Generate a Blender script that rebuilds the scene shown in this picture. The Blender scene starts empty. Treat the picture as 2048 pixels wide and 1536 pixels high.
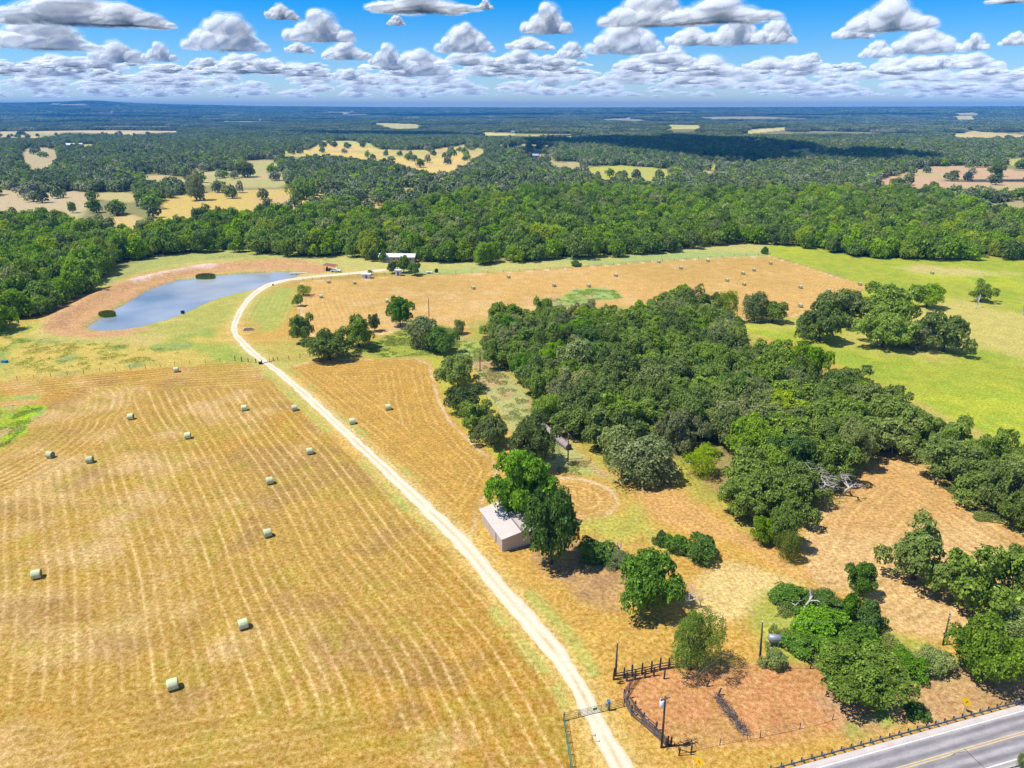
import bpy, math, random
import numpy as np
from math import sin, cos, pi, radians, hypot, atan2, sqrt

# ---------------------------------------------------------------- camera, world, sun
SC = bpy.context.scene
COL = SC.collection
F = 1420.0; TH = math.atan(550 / F); CH = 80.0          # focal length in photo pixels, pitch, flying height
cam = bpy.data.cameras.new('camera'); cam_o = bpy.data.objects.new('camera', cam); COL.objects.link(cam_o)
cam.sensor_width = 36; cam.lens = 36 * F / 2048; cam.clip_start = 1; cam.clip_end = 200000
cam_o.location = (0, 0, CH); cam_o.rotation_euler = (pi / 2 - TH, 0, 0)
SC.camera = cam_o
SUN_EL = radians(62); SUN_DIR = np.array([-cos(SUN_EL) * cos(radians(8)), -cos(SUN_EL) * sin(radians(8)), sin(SUN_EL)])
sun = bpy.data.lights.new('sun', 'SUN'); sun.energy = 5.0; sun.angle = radians(0.55); sun.color = (1.0, 0.955, 0.88)
sun_o = bpy.data.objects.new('sun', sun); COL.objects.link(sun_o)
from mathutils import Vector, Matrix
sun_o.rotation_euler = Vector(-SUN_DIR).to_track_quat('-Z', 'Y').to_euler()
world = bpy.data.worlds.new('World'); SC.world = world; world.use_nodes = True
wn = world.node_tree.nodes; wl = world.node_tree.links; wn.clear()
sky = wn.new('ShaderNodeTexSky'); sky.sky_type = 'NISHITA'; sky.sun_disc = False
sky.sun_elevation = SUN_EL; sky.sun_rotation = math.atan2(SUN_DIR[0], SUN_DIR[1])
sky.air_density = 1.0; sky.dust_density = 0.0; sky.ozone_density = 3.0; sky.altitude = 0
hs = wn.new('ShaderNodeHueSaturation'); hs.inputs['Saturation'].default_value = 1.48; hs.inputs['Value'].default_value = 0.93
tint = wn.new('ShaderNodeMix'); tint.data_type = 'RGBA'; tint.blend_type = 'MULTIPLY'; tint.inputs[0].default_value = 1.0
tint.inputs[7].default_value = (0.78, 0.90, 1.17, 1)
bg = wn.new('ShaderNodeBackground'); bg.inputs['Strength'].default_value = 0.11
wo = wn.new('ShaderNodeOutputWorld')
wl.new(sky.outputs[0], tint.inputs[6]); wl.new(tint.outputs[2], hs.inputs['Color']); wl.new(hs.outputs[0], bg.inputs[0]); 
# the broken cumulus layer goes on above the frame: seen from below, a plane of cloud at constant height
wtc = wn.new('ShaderNodeTexCoord'); wsep = wn.new('ShaderNodeSeparateXYZ'); wl.new(wtc.outputs['Generated'], wsep.inputs[0])
wmx = wn.new('ShaderNodeMath'); wmx.operation = 'MAXIMUM'; wl.new(wsep.outputs[2], wmx.inputs[0]); wmx.inputs[1].default_value = .08
wdv = wn.new('ShaderNodeVectorMath'); wdv.operation = 'SCALE'; wl.new(wtc.outputs['Generated'], wdv.inputs[0])
wrc = wn.new('ShaderNodeMath'); wrc.operation = 'DIVIDE'; wrc.inputs[0].default_value = 1; wl.new(wmx.outputs[0], wrc.inputs[1]); wl.new(wrc.outputs[0], wdv.inputs['Scale'])
wnz = wn.new('ShaderNodeTexNoise'); wnz.inputs['Scale'].default_value = .9; wnz.inputs['Detail'].default_value = 5; wnz.inputs['Roughness'].default_value = .55; wl.new(wdv.outputs[0], wnz.inputs['Vector'])
def wrange(sock, a, b, c, d):
    m = wn.new('ShaderNodeMapRange'); wl.new(sock, m.inputs[0])
    for i_, v_ in enumerate((a, b, c, d)): m.inputs[i_ + 1].default_value = v_
    return m.outputs[0]
wfa = wrange(wnz.outputs[0], .50, .60, 0, .92); wfb = wrange(wsep.outputs[2], .17, .26, 0, 1)
wml = wn.new('ShaderNodeMath'); wml.operation = 'MULTIPLY'; wl.new(wfa, wml.inputs[0]); wl.new(wfb, wml.inputs[1])
bgc = wn.new('ShaderNodeBackground'); bgc.inputs[0].default_value = (.80, .85, .93, 1); bgc.inputs[1].default_value = .72
# added glow below the horizon, for hazy land beyond; brightens undersides of far clouds
bgl = wn.new('ShaderNodeBackground'); bgl.inputs[0].default_value = (.40, .50, .66, 1); bgl.inputs[1].default_value = 1.35
wlow = wrange(wsep.outputs[2], 0.0, -.01, 0, 1); wms2 = wn.new('ShaderNodeMixShader')
wms = wn.new('ShaderNodeMixShader'); wl.new(wml.outputs[0], wms.inputs[0]); wl.new(bg.outputs[0], wms.inputs[1]); wl.new(bgc.outputs[0], wms.inputs[2]); wl.new(wlow, wms2.inputs[0]); wl.new(wms.outputs[0], wms2.inputs[1]); wl.new(bgl.outputs[0], wms2.inputs[2]); wl.new(wms2.outputs[0], wo.inputs[0])
SC.view_settings.view_transform = 'Standard'; SC.view_settings.look = 'None'
SC.view_settings.exposure = 0.32; SC.view_settings.gamma = 1.0; SC.view_settings.use_curve_mapping = False
SC.render.engine = 'CYCLES'
SC.cycles.max_bounces = 6; SC.cycles.diffuse_bounces = 3; SC.cycles.glossy_bounces = 2; SC.cycles.transmission_bounces = 2
SC.cycles.volume_bounces = 0; SC.cycles.transparent_max_bounces = 48; SC.cycles.use_denoising = True
SC.cycles.denoiser = 'OPENIMAGEDENOISE'; SC.cycles.denoising_input_passes = 'RGB_ALBEDO_NORMAL'; SC.cycles.denoising_prefilter = 'ACCURATE'
SC.cycles.use_adaptive_sampling = True; SC.cycles.adaptive_threshold = 0.01

rnd = random.Random(7)
RS = np.random.RandomState(11)

# ---------------------------------------------------------------- helpers
def G(x, y, z=0.0):
    u = (x - 1024) / F; v = -(y - 768) / F
    dx = u; dy = cos(TH) + v * sin(TH); dz = -sin(TH) + v * cos(TH)
    t = (z - CH) / dz
    return dx * t, dy * t
def px_of(x, y, z=0.0):                                  # world -> photo pixel (arrays ok)
    zc = y * cos(TH) + (CH - z) * sin(TH)
    up = y * sin(TH) - (CH - z) * cos(TH)
    zc = np.maximum(zc, 1e-3)
    return 1024 + F * x / zc, 768 - F * up / zc
def scale_at(y_px): return (y_px - 218) * cos(TH) / CH   # photo pixels per metre on the ground

def tag(o, label=None, cat=None, group=None, kind=None):
    if label: o['label'] = label
    if cat: o['category'] = cat
    if group: o['group'] = group
    if kind: o['kind'] = kind
    return o
def empty(name, loc=(0, 0, 0), rz=0):
    o = bpy.data.objects.new(name, None); COL.objects.link(o)
    o.location = loc; o.rotation_euler = (0, 0, rz); o.empty_display_size = 0.2
    return o
def link(name, me, parent=None):
    o = bpy.data.objects.new(name, me); COL.objects.link(o)
    if parent: o.parent = parent
    return o
def dup(root, loc=None, rz=None, label=None, group=None, cat=None):
    c = root.copy(); COL.objects.link(c)
    if loc is not None: c.location = loc
    if rz is not None: c.rotation_euler = (c.rotation_euler[0], c.rotation_euler[1], rz)
    if label: c['label'] = label
    if group: c['group'] = group
    for ch in root.children:
        k = ch.copy(); COL.objects.link(k); k.parent = c
        for g in ch.children:
            q = g.copy(); COL.objects.link(q); q.parent = k
    return c

def np_mesh(name, V, Fq, mat=None, smooth=False, attrs=None):
    """V (n,3), Fq (m,3 or 4) int array -> mesh"""
    V = np.asarray(V, np.float32); Fq = np.asarray(Fq, np.int32)
    me = bpy.data.meshes.new(name)
    me.vertices.add(len(V)); me.vertices.foreach_set('co', V.ravel())
    k = Fq.shape[1]
    me.loops.add(Fq.size); me.loops.foreach_set('vertex_index', Fq.ravel())
    me.polygons.add(len(Fq)); me.polygons.foreach_set('loop_start', np.arange(0, Fq.size, k, dtype=np.int32))
    if smooth: me.polygons.foreach_set('use_smooth', np.ones(len(Fq), bool))
    else: me.polygons.foreach_set('use_smooth', np.zeros(len(Fq), bool))
    me.update(calc_edges=True)
    if attrs:
        for an, (typ, dat) in attrs.items():
            a = me.attributes.new(an, typ, 'POINT')
            key = {'FLOAT': 'value', 'FLOAT_VECTOR': 'vector', 'FLOAT_COLOR': 'color'}[typ]
            a.data.foreach_set(key, np.ascontiguousarray(dat, np.float32).ravel())
    if mat: me.materials.append(mat)
    return me

class MB:
    """collects boxes, tubes, lathes into one mesh"""
    def __init__(s): s.v = []; s.f = []
    def add(s, vs, fs):
        o = len(s.v); s.v += [tuple(v) for v in vs]; s.f += [tuple(i + o for i in f) for f in fs]
    def box(s, c, d, rz=0.0, M=None):
        x, y, z = d[0] / 2, d[1] / 2, d[2] / 2
        vs = [(i * x, j * y, k * z) for i in (-1, 1) for j in (-1, 1) for k in (-1, 1)]
        R = Matrix.Rotation(rz, 4, 'Z') if M is None else M
        vs = [tuple(R @ Vector(v) + Vector(c)) for v in vs]
        s.add(vs, [(0, 1, 3, 2), (4, 6, 7, 5), (0, 4, 5, 1), (2, 3, 7, 6), (0, 2, 6, 4), (1, 5, 7, 3)])
    def bar(s, a, b, w, h=None):                        # square bar from a to b
        h = h or w
        a = Vector(a); b = Vector(b); d = (b - a); L = d.length
        if L < 1e-6: return
        q = d.to_track_quat('X', 'Z').to_matrix().to_4x4()
        s.box((a + b) / 2, (L, w, h), M=q)
    def tube(s, pts, rad, n=6, cap=True):
        pts = [Vector(p) for p in pts]
        if not hasattr(rad, '__len__'): rad = [rad] * len(pts)
        rings = []
        for i, p in enumerate(pts):
            d = (pts[min(i + 1, len(pts) - 1)] - pts[max(i - 1, 0)])
            q = d.to_track_quat('Z', 'Y')
            rings.append([p + q @ Vector((cos(2 * pi * k / n) * rad[i], sin(2 * pi * k / n) * rad[i], 0)) for k in range(n)])
        vs = [v for r in rings for v in r]; fs = []
        for i in range(len(rings) - 1):
            for k in range(n):
                a = i * n + k; b = i * n + (k + 1) % n
                fs.append((a, b, b + n, a + n))
        if cap:
            fs.append(tuple(range(n - 1, -1, -1))); fs.append(tuple((len(rings) - 1) * n + k for k in range(n)))
        s.add(vs, fs)
    def prism(s, poly, z0, z1):
        n = len(poly)
        vs = [(x, y, z0) for x, y in poly] + [(x, y, z1) for x, y in poly]
        fs = [tuple(range(n - 1, -1, -1)), tuple(range(n, 2 * n))] + [(i, (i + 1) % n, n + (i + 1) % n, n + i) for i in range(n)]
        s.add(vs, fs)
    def mesh(s, name, mat, smooth=False):
        me = bpy.data.meshes.new(name); me.from_pydata(s.v, [], s.f); me.update()
        if smooth: me.polygons.foreach_set('use_smooth', np.ones(len(me.polygons), bool))
        if mat: me.materials.append(mat)
        return me
    def build(s, name, mat, parent=None, smooth=False):
        return link(name, s.mesh(name, mat, smooth), parent)

# value noise, numpy
def _hash(ix, iy, iz=0, seed=0):
    h = (ix.astype(np.int64) * 374761393 + iy.astype(np.int64) * 668265263 + np.int64(seed) * 1274126177
         + (iz.astype(np.int64) * 2147483647 if hasattr(iz, 'astype') else 0)) & 0xffffffff
    h = ((h ^ (h >> 13)) * 1274126177) & 0xffffffff
    return ((h ^ (h >> 16)) & 0xffff) / 65535.0
def vnoise(x, y, seed=0):
    ix = np.floor(x); iy = np.floor(y); fx = x - ix; fy = y - iy
    ix = ix.astype(np.int64); iy = iy.astype(np.int64)
    fx = fx * fx * (3 - 2 * fx); fy = fy * fy * (3 - 2 * fy)
    a = _hash(ix, iy, 0, seed); b = _hash(ix + 1, iy, 0, seed); c = _hash(ix, iy + 1, 0, seed); d = _hash(ix + 1, iy + 1, 0, seed)
    return (a * (1 - fx) + b * fx) * (1 - fy) + (c * (1 - fx) + d * fx) * fy
def fbm(x, y, seed=0, o=4, g=0.5):
    s = 0.0; a = 1.0; t = 0.0
    for i in range(o):
        s = s + a * vnoise(x * 2 ** i + 17.3 * i, y * 2 ** i - 9.1 * i, seed + i); t += a; a *= g
    return s / t
def vnoise3(x, y, z, seed=0):
    ix = np.floor(x).astype(np.int64); iy = np.floor(y).astype(np.int64); iz = np.floor(z).astype(np.int64)
    fx = x - ix; fy = y - iy; fz = z - iz
    fx = fx * fx * (3 - 2 * fx); fy = fy * fy * (3 - 2 * fy); fz = fz * fz * (3 - 2 * fz)
    r = 0
    for k in (0, 1):
        for j in (0, 1):
            for i in (0, 1):
                w = (fx if i else 1 - fx) * (fy if j else 1 - fy) * (fz if k else 1 - fz)
                r = r + w * _hash(ix + i, iy + j, (iz + k) * 31 + 7, seed)
    return r
def sstep(a, b, x):
    t = np.clip((x - a) / (b - a), 0, 1); return t * t * (3 - 2 * t)

def sdist(poly_px, X, Y, pad=30.0, closed=True):
    """signed distance in metres (negative inside) from world points to a polygon given in photo pixels"""
    P = np.array([G(*p) for p in poly_px])
    out = np.full(X.shape, 1e3, np.float32)
    m = (X > P[:, 0].min() - pad) & (X < P[:, 0].max() + pad) & (Y > P[:, 1].min() - pad) & (Y < P[:, 1].max() + pad)
    x = X[m]; y = Y[m]
    d = np.full(x.shape, 1e12); ins = np.zeros(x.shape, bool)
    n = len(P)
    for i in range(n if closed else n - 1):
        x0, y0 = P[i]; x1, y1 = P[(i + 1) % n]
        ex, ey = x1 - x0, y1 - y0
        t = np.clip(((x - x0) * ex + (y - y0) * ey) / max(ex * ex + ey * ey, 1e-9), 0, 1)
        dd = (x - x0 - t * ex) ** 2 + (y - y0 - t * ey) ** 2
        d = np.minimum(d, dd)
        if closed:
            c = ((y0 > y) != (y1 > y))
            with np.errstate(divide='ignore', invalid='ignore'):
                xi = x0 + (y - y0) * ex / (ey if abs(ey) > 1e-9 else 1e-9)
            ins ^= c & (x < xi)
    d = np.sqrt(d)
    if closed: d = np.where(ins, -d, d)
    out[m] = d
    return out

# ---------------------------------------------------------------- node material helpers
def new_mat(name):
    m = bpy.data.materials.new(name); m.use_nodes = True; nt = m.node_tree; nt.nodes.clear()
    return m, nt.nodes, nt.links
def N(ns, t, **k):
    n = ns.new('ShaderNode' + t)
    for a, b in k.items(): setattr(n, a, b)
    return n
def mixrgb(ns, ls, fac, a, b, mode='MIX'):
    m = ns.new('ShaderNodeMix'); m.data_type = 'RGBA'; m.blend_type = mode
    for i, v in ((0, fac), (6, a), (7, b)):
        if hasattr(v, 'links'): ls.new(v, m.inputs[i])
        elif i == 0: m.inputs[0].default_value = v
        else: m.inputs[i].default_value = (*v, 1) if len(v) == 3 else v
    return m.outputs[2]
def mrange(ns, ls, v, a, b, c, d):
    m = ns.new('ShaderNodeMapRange'); ls.new(v, m.inputs[0])
    for i, q in enumerate((a, b, c, d)): m.inputs[i + 1].default_value = q
    return m.outputs[0]
def noise(ns, ls, vec, scale, detail=4, rough=0.55, dist=0.0):
    n = ns.new('ShaderNodeTexNoise'); n.inputs['Scale'].default_value = scale; n.inputs['Detail'].default_value = detail
    n.inputs['Roughness'].default_value = rough; n.inputs['Distortion'].default_value = dist
    if vec is not None: ls.new(vec, n.inputs['Vector'])
    return n.outputs[0]
def mathn(ns, ls, op, a, b=0.0, c=0.0, clamp=False):
    m = ns.new('ShaderNodeMath'); m.operation = op; m.use_clamp = clamp
    for i, v in enumerate((a, b, c)):
        if hasattr(v, 'links'): ls.new(v, m.inputs[i])
        else: m.inputs[i].default_value = v
    return m.outputs[0]

def simple_mat(name, c1, c2=None, rough=0.8, scale=3.0, metal=0.0, bump=0.0, detail=5, spec=0.3):
    """object-space noise between two tones, a speckle and fine bump"""
    m, ns, ls = new_mat(name)
    c2 = c2 or tuple(x * 0.72 for x in c1)
    tc = N(ns, 'TexCoord')
    f = noise(ns, ls, tc.outputs['Object'], scale, detail, 0.65)
    f2 = mrange(ns, ls, f, 0.35, 0.65, 0, 1)
    col = mixrgb(ns, ls, f2, c1, c2)
    g = noise(ns, ls, tc.outputs['Object'], scale * 9, 2, 0.5)
    col = mixrgb(ns, ls, mrange(ns, ls, g, 0.55, 0.75, 0, 0.45), col, tuple(x * 0.6 for x in c2))
    p = N(ns, 'BsdfPrincipled'); ls.new(col, p.inputs['Base Color']); p.inputs['Roughness'].default_value = rough
    p.inputs['Metallic'].default_value = metal; p.inputs['Specular IOR Level'].default_value = spec
    if bump:
        b = N(ns, 'Bump'); b.inputs['Strength'].default_value = bump; b.inputs['Distance'].default_value = 0.05
        ls.new(g, b.inputs['Height']); ls.new(b.outputs[0], p.inputs['Normal'])
    o = N(ns, 'OutputMaterial'); ls.new(p.outputs[0], o.inputs[0])
    return m

def leaf_mat(name, dark, light, tip=None, trans=0.22, rough=0.7):
    m, ns, ls = new_mat(name)
    at = N(ns, 'Attribute', attribute_name='tint'); oi = N(ns, 'ObjectInfo')
    f = mathn(ns, ls, 'MULTIPLY', at.outputs['Fac'], 0.75)
    f = mathn(ns, ls, 'MULTIPLY_ADD', oi.outputs['Random'], 0.42, f)
    f = mathn(ns, ls, 'SUBTRACT', f, 0.08, clamp=True)
    col = mixrgb(ns, ls, f, dark, light)
    col = mixrgb(ns, ls, mrange(ns, ls, at.outputs['Fac'], .84, .97, 0, .55), col, tuple(min(1, q * 1.55 + .05) for q in light))  # palest leaves lifted again: leaf highlights put into the colour for sparkle
    if tip:
        r2 = mathn(ns, ls, 'FRACT', mathn(ns, ls, 'MULTIPLY', oi.outputs['Random'], 17.31))
        col = mixrgb(ns, ls, mrange(ns, ls, r2, 0.72, 1.0, 0, 0.75), col, tip)
    hsv = N(ns, 'HueSaturation')
    r3 = mathn(ns, ls, 'FRACT', mathn(ns, ls, 'MULTIPLY', oi.outputs['Random'], 7.77))
    ls.new(mrange(ns, ls, r3, 0, 1, 0.74, 1.22), hsv.inputs['Value']); ls.new(col, hsv.inputs['Color'])
    ls.new(mrange(ns, ls, r3, 0, 1, 0.9, 1.08), hsv.inputs['Saturation'])
    d = N(ns, 'BsdfPrincipled'); ls.new(hsv.outputs[0], d.inputs['Base Color']); d.inputs['Roughness'].default_value = rough
    d.inputs['Specular IOR Level'].default_value = 0.18
    t = N(ns, 'BsdfTranslucent'); c2 = mixrgb(ns, ls, 1.0, hsv.outputs[0], (1.1, 1.35, 0.5), 'MULTIPLY'); ls.new(c2, t.inputs[0])
    mx = N(ns, 'MixShader'); mx.inputs[0].default_value = trans
    ls.new(d.outputs[0], mx.inputs[1]); ls.new(t.outputs[0], mx.inputs[2])
    o = N(ns, 'OutputMaterial'); ls.new(mx.outputs[0], o.inputs[0])
    return m

M = {}
M['oak'] = leaf_mat('oak_leaves', (0.065, 0.115, 0.014), (0.275, 0.365, 0.060), tip=(0.36, 0.35, 0.15))
M['creek'] = leaf_mat('creek_wood_leaves', (0.06, 0.13, 0.008), (0.30, 0.43, 0.028), tip=(0.44, 0.48, 0.03), trans=0.3)
M['fresh'] = leaf_mat('fresh_leaves', (0.045, 0.12, 0.008), (0.19, 0.335, 0.034), trans=0.28)
M['willow'] = leaf_mat('willow_leaves', (0.09, 0.16, 0.02), (0.30, 0.40, 0.07), trans=0.3)
M['lime'] = leaf_mat('lime_leaves', (0.14, 0.21, 0.010), (0.38, 0.47, 0.03), trans=0.3)
M['grey'] = leaf_mat('grey_green_vine', (0.09, 0.13, 0.03), (0.32, 0.37, 0.12), trans=0.2)
M['far'] = leaf_mat('far_leaves', (0.085, 0.130, 0.040), (0.26, 0.31, 0.11), tip=(0.40, 0.38, 0.25), trans=0.12)  # greyed foliage: some of the distance haze is put into the colour
M['brush'] = leaf_mat('brush_leaves', (0.12, 0.18, 0.018), (0.36, 0.43, 0.07), trans=0.2)
M['reed'] = leaf_mat('reed_blades', (0.13, 0.19, 0.02), (0.34, 0.40, 0.07), trans=0.2)
M['bark'] = simple_mat('bark', (0.13, 0.10, 0.075), (0.06, 0.048, 0.038), 0.95, 6, bump=0.5)
M['deadwood'] = simple_mat('bleached_deadwood', (0.58, 0.53, 0.49), (0.38, 0.34, 0.31), 0.9, 5, bump=0.3)
M['post'] = simple_mat('weathered_post_wood', (0.085, 0.062, 0.052), (0.04, 0.03, 0.028), 0.95, 4, bump=0.4)
M['board'] = simple_mat('grey_board_wood', (0.19, 0.15, 0.135), (0.09, 0.07, 0.065), 0.95, 3, bump=0.4)
M['pole'] = simple_mat('utility_pole_wood', (0.12, 0.085, 0.06), (0.065, 0.045, 0.035), 0.95, 2, bump=0.4)
M['green_pipe'] = simple_mat('green_pipe_paint', (0.05, 0.22, 0.15), (0.04, 0.13, 0.10), 0.5, 3)
M['galv'] = simple_mat('galvanised_steel', (0.36, 0.39, 0.42), (0.24, 0.26, 0.28), 0.5, 3, metal=0.35)
M['rail_teal'] = simple_mat('guardrail_steel', (0.17, 0.24, 0.26), (0.10, 0.15, 0.17), 0.55, 2, metal=0.3)
M['white'] = simple_mat('white_paint', (0.78, 0.78, 0.76), (0.66, 0.66, 0.66), 0.6, 1)
M['yellow'] = simple_mat('yellow_sign_paint', (0.85, 0.55, 0.015), (0.75, 0.46, 0.012), 0.45, 2)
M['black'] = simple_mat('black_paint', (0.02, 0.02, 0.022), (0.03, 0.03, 0.03), 0.6, 2)
M['blue'] = simple_mat('blue_plastic', (0.05, 0.22, 0.42), (0.04, 0.16, 0.32), 0.4, 2)
M['rust_roof'] = simple_mat('rusty_roof_sheet', (0.34, 0.10, 0.08), (0.25, 0.10, 0.08), 0.6, 1)
M['red'] = simple_mat('red_barn_paint', (0.40, 0.05, 0.06), (0.32, 0.05, 0.05), 0.7, 0.3)
M['roof_white'] = simple_mat('white_metal_roof', (0.72, 0.74, 0.77), (0.6, 0.62, 0.66), 0.45, 0.6)
M['roof_grey'] = simple_mat('grey_shingle_roof', (0.22, 0.22, 0.24), (0.16, 0.16, 0.18), 0.8, 0.6)
M['roof_blue'] = simple_mat('blue_grey_roof', (0.30, 0.42, 0.55), (0.24, 0.34, 0.48), 0.6, 0.6)
M['glass'] = simple_mat('dark_window_glass', (0.03, 0.04, 0.05), (0.04, 0.05, 0.06), 0.12, 1, spec=0.6)
M['tan_wall'] = simple_mat('tan_wall_siding', (0.42, 0.36, 0.31), (0.35, 0.30, 0.26), 0.8, 1)
M['tyre'] = simple_mat('tyre_rubber', (0.025, 0.025, 0.025), (0.04, 0.04, 0.04), 0.9, 5)
M['concrete'] = simple_mat('pale_concrete', (0.5, 0.47, 0.42), (0.4, 0.37, 0.33), 0.9, 1.5)
M['soil'] = simple_mat('bare_soil', (0.32, 0.19, 0.11), (0.24, 0.14, 0.08), 0.95, 2)

# ---------------------------------------------------------------- terrain height
def ridge_z(az_deg):                                     # crest of the farthest ridge by azimuth, from the skyline
    xs = 1024 + F / cos(TH) * np.tan(np.radians(np.clip(az_deg, -60, 60)))
    ypx = np.interp(xs, [-600, 0, 60, 130, 190, 215, 260, 330, 430, 520, 750, 1000, 1400, 1800, 2048, 2600],
                    [214, 211, 210.5, 209, 206.8, 208.2, 210.5, 212, 213.6, 215, 216.3, 217.2, 217.0, 216.2, 216.0, 217])
    return CH + (218 - ypx) / F * 12000 * cos(TH) ** 0
def Hfar(x, y):
    r = np.hypot(x, y)
    und = 2 * (fbm(x / 1500 + 3.1, y / 1100 + 8.7, 5, 3) - 0.5) * (sstep(900, 2600, r) * 17 + sstep(3000, 8000, r) * 26)
    az = np.degrees(np.arctan2(x, np.maximum(y, 1)))
    rz = ridge_z(az) + (fbm(x / 700, y / 700, 9, 3) - .5) * 6
    s = sstep(5200, 12000, r)
    z = und * (1 - s) + rz * s
    return z - sstep(12500, 17000, r) * 60
def Hf1(x, y): return float(Hfar(np.array([float(x)]), np.array([float(y)]))[0])

# ---------------------------------------------------------------- outlines in photo pixels (turned into ground points by G)
P_LEFT = [(-500, 815), (-200, 786), (0, 766), (200, 747), (350, 734), (470, 724), (512, 731), (560, 782), (640, 858), (740, 952), (840, 1050), (930, 1143), (1010, 1235), (1062, 1308), (1102, 1372), (1122, 1425), (1130, 1450), (1141, 1536), (1160, 1700), (-900, 1700)]
P_EAST = [(552, 740), (620, 722), (720, 717), (830, 714), (864, 728), (872, 760), (884, 800), (905, 840), (945, 880), (985, 915), (1002, 940), (985, 985), (962, 1020), (958, 1060), (940, 1088), (860, 1015), (760, 918), (650, 818)]
P_CIRC = [(1243, 1000), (1238, 1018), (1215, 1034), (1180, 1042), (1148, 1038), (1120, 1022), (1090, 1000), (1080, 975), (1100, 955), (1130, 950), (1170, 955), (1205, 965), (1232, 980)]
P_MID = [(598, 566), (640, 560), (700, 562), (770, 554), (850, 551), (1000, 545), (1150, 535), (1300, 523), (1450, 514), (1540, 512), (1600, 529), (1680, 555), (1748, 573), (1730, 590), (1660, 612), (1590, 634), (1480, 640), (1400, 650), (1250, 655), (1180, 660), (1030, 648), (960, 655), (900, 655), (850, 645), (780, 668), (640, 684), (604, 662), (592, 610)]
P_GROVE = [(945, 648), (1000, 628), (1100, 622), (1230, 618), (1300, 612), (1340, 592), (1430, 602), (1470, 640), (1500, 680), (1590, 712), (1700, 748), (1790, 790), (1880, 850), (1960, 882), (2048, 895), (2250, 960),
           (2250, 1120), (2048, 1050), (1960, 1010), (1900, 950), (1850, 905), (1790, 890), (1740, 900), (1720, 925), (1700, 935), (1650, 1000), (1600, 1020), (1590, 1040), (1540, 1050), (1480, 1020), (1400, 1000), (1385, 965), (1370, 930), (1300, 930), (1210, 925), (1165, 880), (1140, 850), (1090, 830), (1060, 775), (1010, 735), (960, 695)]
P_WEED = [(1070, 600), (1076, 612), (1110, 616), (1150, 611), (1200, 601), (1250, 597), (1236, 583), (1205, 575), (1150, 578), (1128, 592)]
P_WEEDL = [(-60, 825), (0, 815), (60, 810), (95, 812), (90, 828), (60, 845), (50, 865), (30, 880), (0, 900), (-60, 930)]
P_WEEDL2 = [(-20, 794), (10, 796), (40, 792), (80, 790), (78, 797), (30, 800), (0, 803)]
P_PAST = [(1540, 490), (1640, 492), (1700, 505), (1780, 515), (1850, 513), (2048, 511), (2500, 518), (2500, 1120), (2048, 905), (1900, 835), (1800, 785), (1700, 742), (1600, 697), (1510, 668), (1470, 650), (1590, 637), (1660, 613), (1748, 574), (1680, 553), (1600, 527), (1540, 510)]
P_TAN = [(1700, 690), (1760, 600), (1830, 612), (1900, 600), (1960, 606), (2060, 630), (2300, 650), (2300, 740), (2048, 722), (1960, 700), (1860, 715), (1780, 705)]
P_TAN2 = [(1790, 535), (1850, 530), (1950, 540), (2048, 548), (1950, 552), (1850, 548)]
P_NSTRIP = [(560, 512), (700, 512), (840, 525), (1000, 520), (1100, 517), (1300, 500), (1480, 484), (1545, 488), (1545, 512), (1300, 522), (1000, 544), (850, 549), (760, 545), (640, 530)]
P_BANK = [(-300, 690), (0, 640), (60, 648), (100, 672), (180, 678), (300, 682), (380, 660), (420, 650), (470, 690), (515, 724), (350, 732), (0, 764), (-300, 800)]
P_BERM = [(88, 660), (92, 642), (130, 612), (190, 582), (250, 560), (290, 546), (400, 531), (540, 519), (620, 517), (665, 524), (668, 538), (640, 546), (600, 547), (590, 540), (480, 541), (420, 546), (350, 557), (290, 582), (240, 610), (190, 638), (170, 655), (205, 661), (300, 655), (330, 650), (250, 672), (180, 676), (110, 672)]
P_SAND = [(258, 566), (300, 548), (360, 538), (430, 531), (440, 535), (370, 544), (310, 556), (268, 570)]
P_POND = [(175, 652.5), (181, 645.6), (205, 632), (236, 613), (266.6, 596), (294, 579), (325, 567), (362, 557), (393, 554), (437, 549), (478, 545.8), (530, 543), (574, 542), (598, 543.7), (594, 550), (574, 556.7), (547, 565), (512, 575.5), (471, 584), (434, 594), (403, 606), (369, 623), (328, 637), (280, 649.7), (239, 656), (205, 657.5), (181, 656)]
P_ORANGE = [(1262, 975), (1330, 978), (1390, 990), (1430, 1030), (1500, 1070), (1560, 1110), (1620, 1150), (1600, 1160), (1520, 1120), (1460, 1085), (1390, 1070), (1330, 1050), (1285, 1020)]
P_CLEAR = [(1600, 1060), (1640, 1010), (1700, 940), (1760, 905), (1850, 930), (1930, 990), (2048, 1075), (2300, 1150), (2300, 1300), (2048, 1240), (1900, 1290), (1780, 1260), (1740, 1200), (1640, 1180), (1605, 1140)]
P_CORRAL = [(1255, 1365), (1340, 1330), (1500, 1330), (1650, 1330), (1700, 1370), (1730, 1420), (1700, 1470), (1560, 1490), (1400, 1500), (1340, 1495), (1285, 1450), (1262, 1420), (1250, 1395)]
P_ROUGH = [(1060, 1110), (1180, 1080), (1240, 1120), (1260, 1180), (1230, 1220), (1160, 1200), (1100, 1160)]
P_GREEN1 = [(1110, 945), (1150, 935), (1200, 950), (1250, 985), (1290, 1020), (1330, 1060), (1370, 1085), (1330, 1100), (1290, 1080), (1230, 1075), (1150, 1050), (1240, 1030), (1255, 1000), (1230, 972), (1180, 952)]
P_GREEN2 = [(1480, 1240), (1530, 1190), (1600, 1175), (1700, 1230), (1780, 1270), (1900, 1300), (1900, 1360), (1700, 1340), (1560, 1335), (1530, 1310)]
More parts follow.
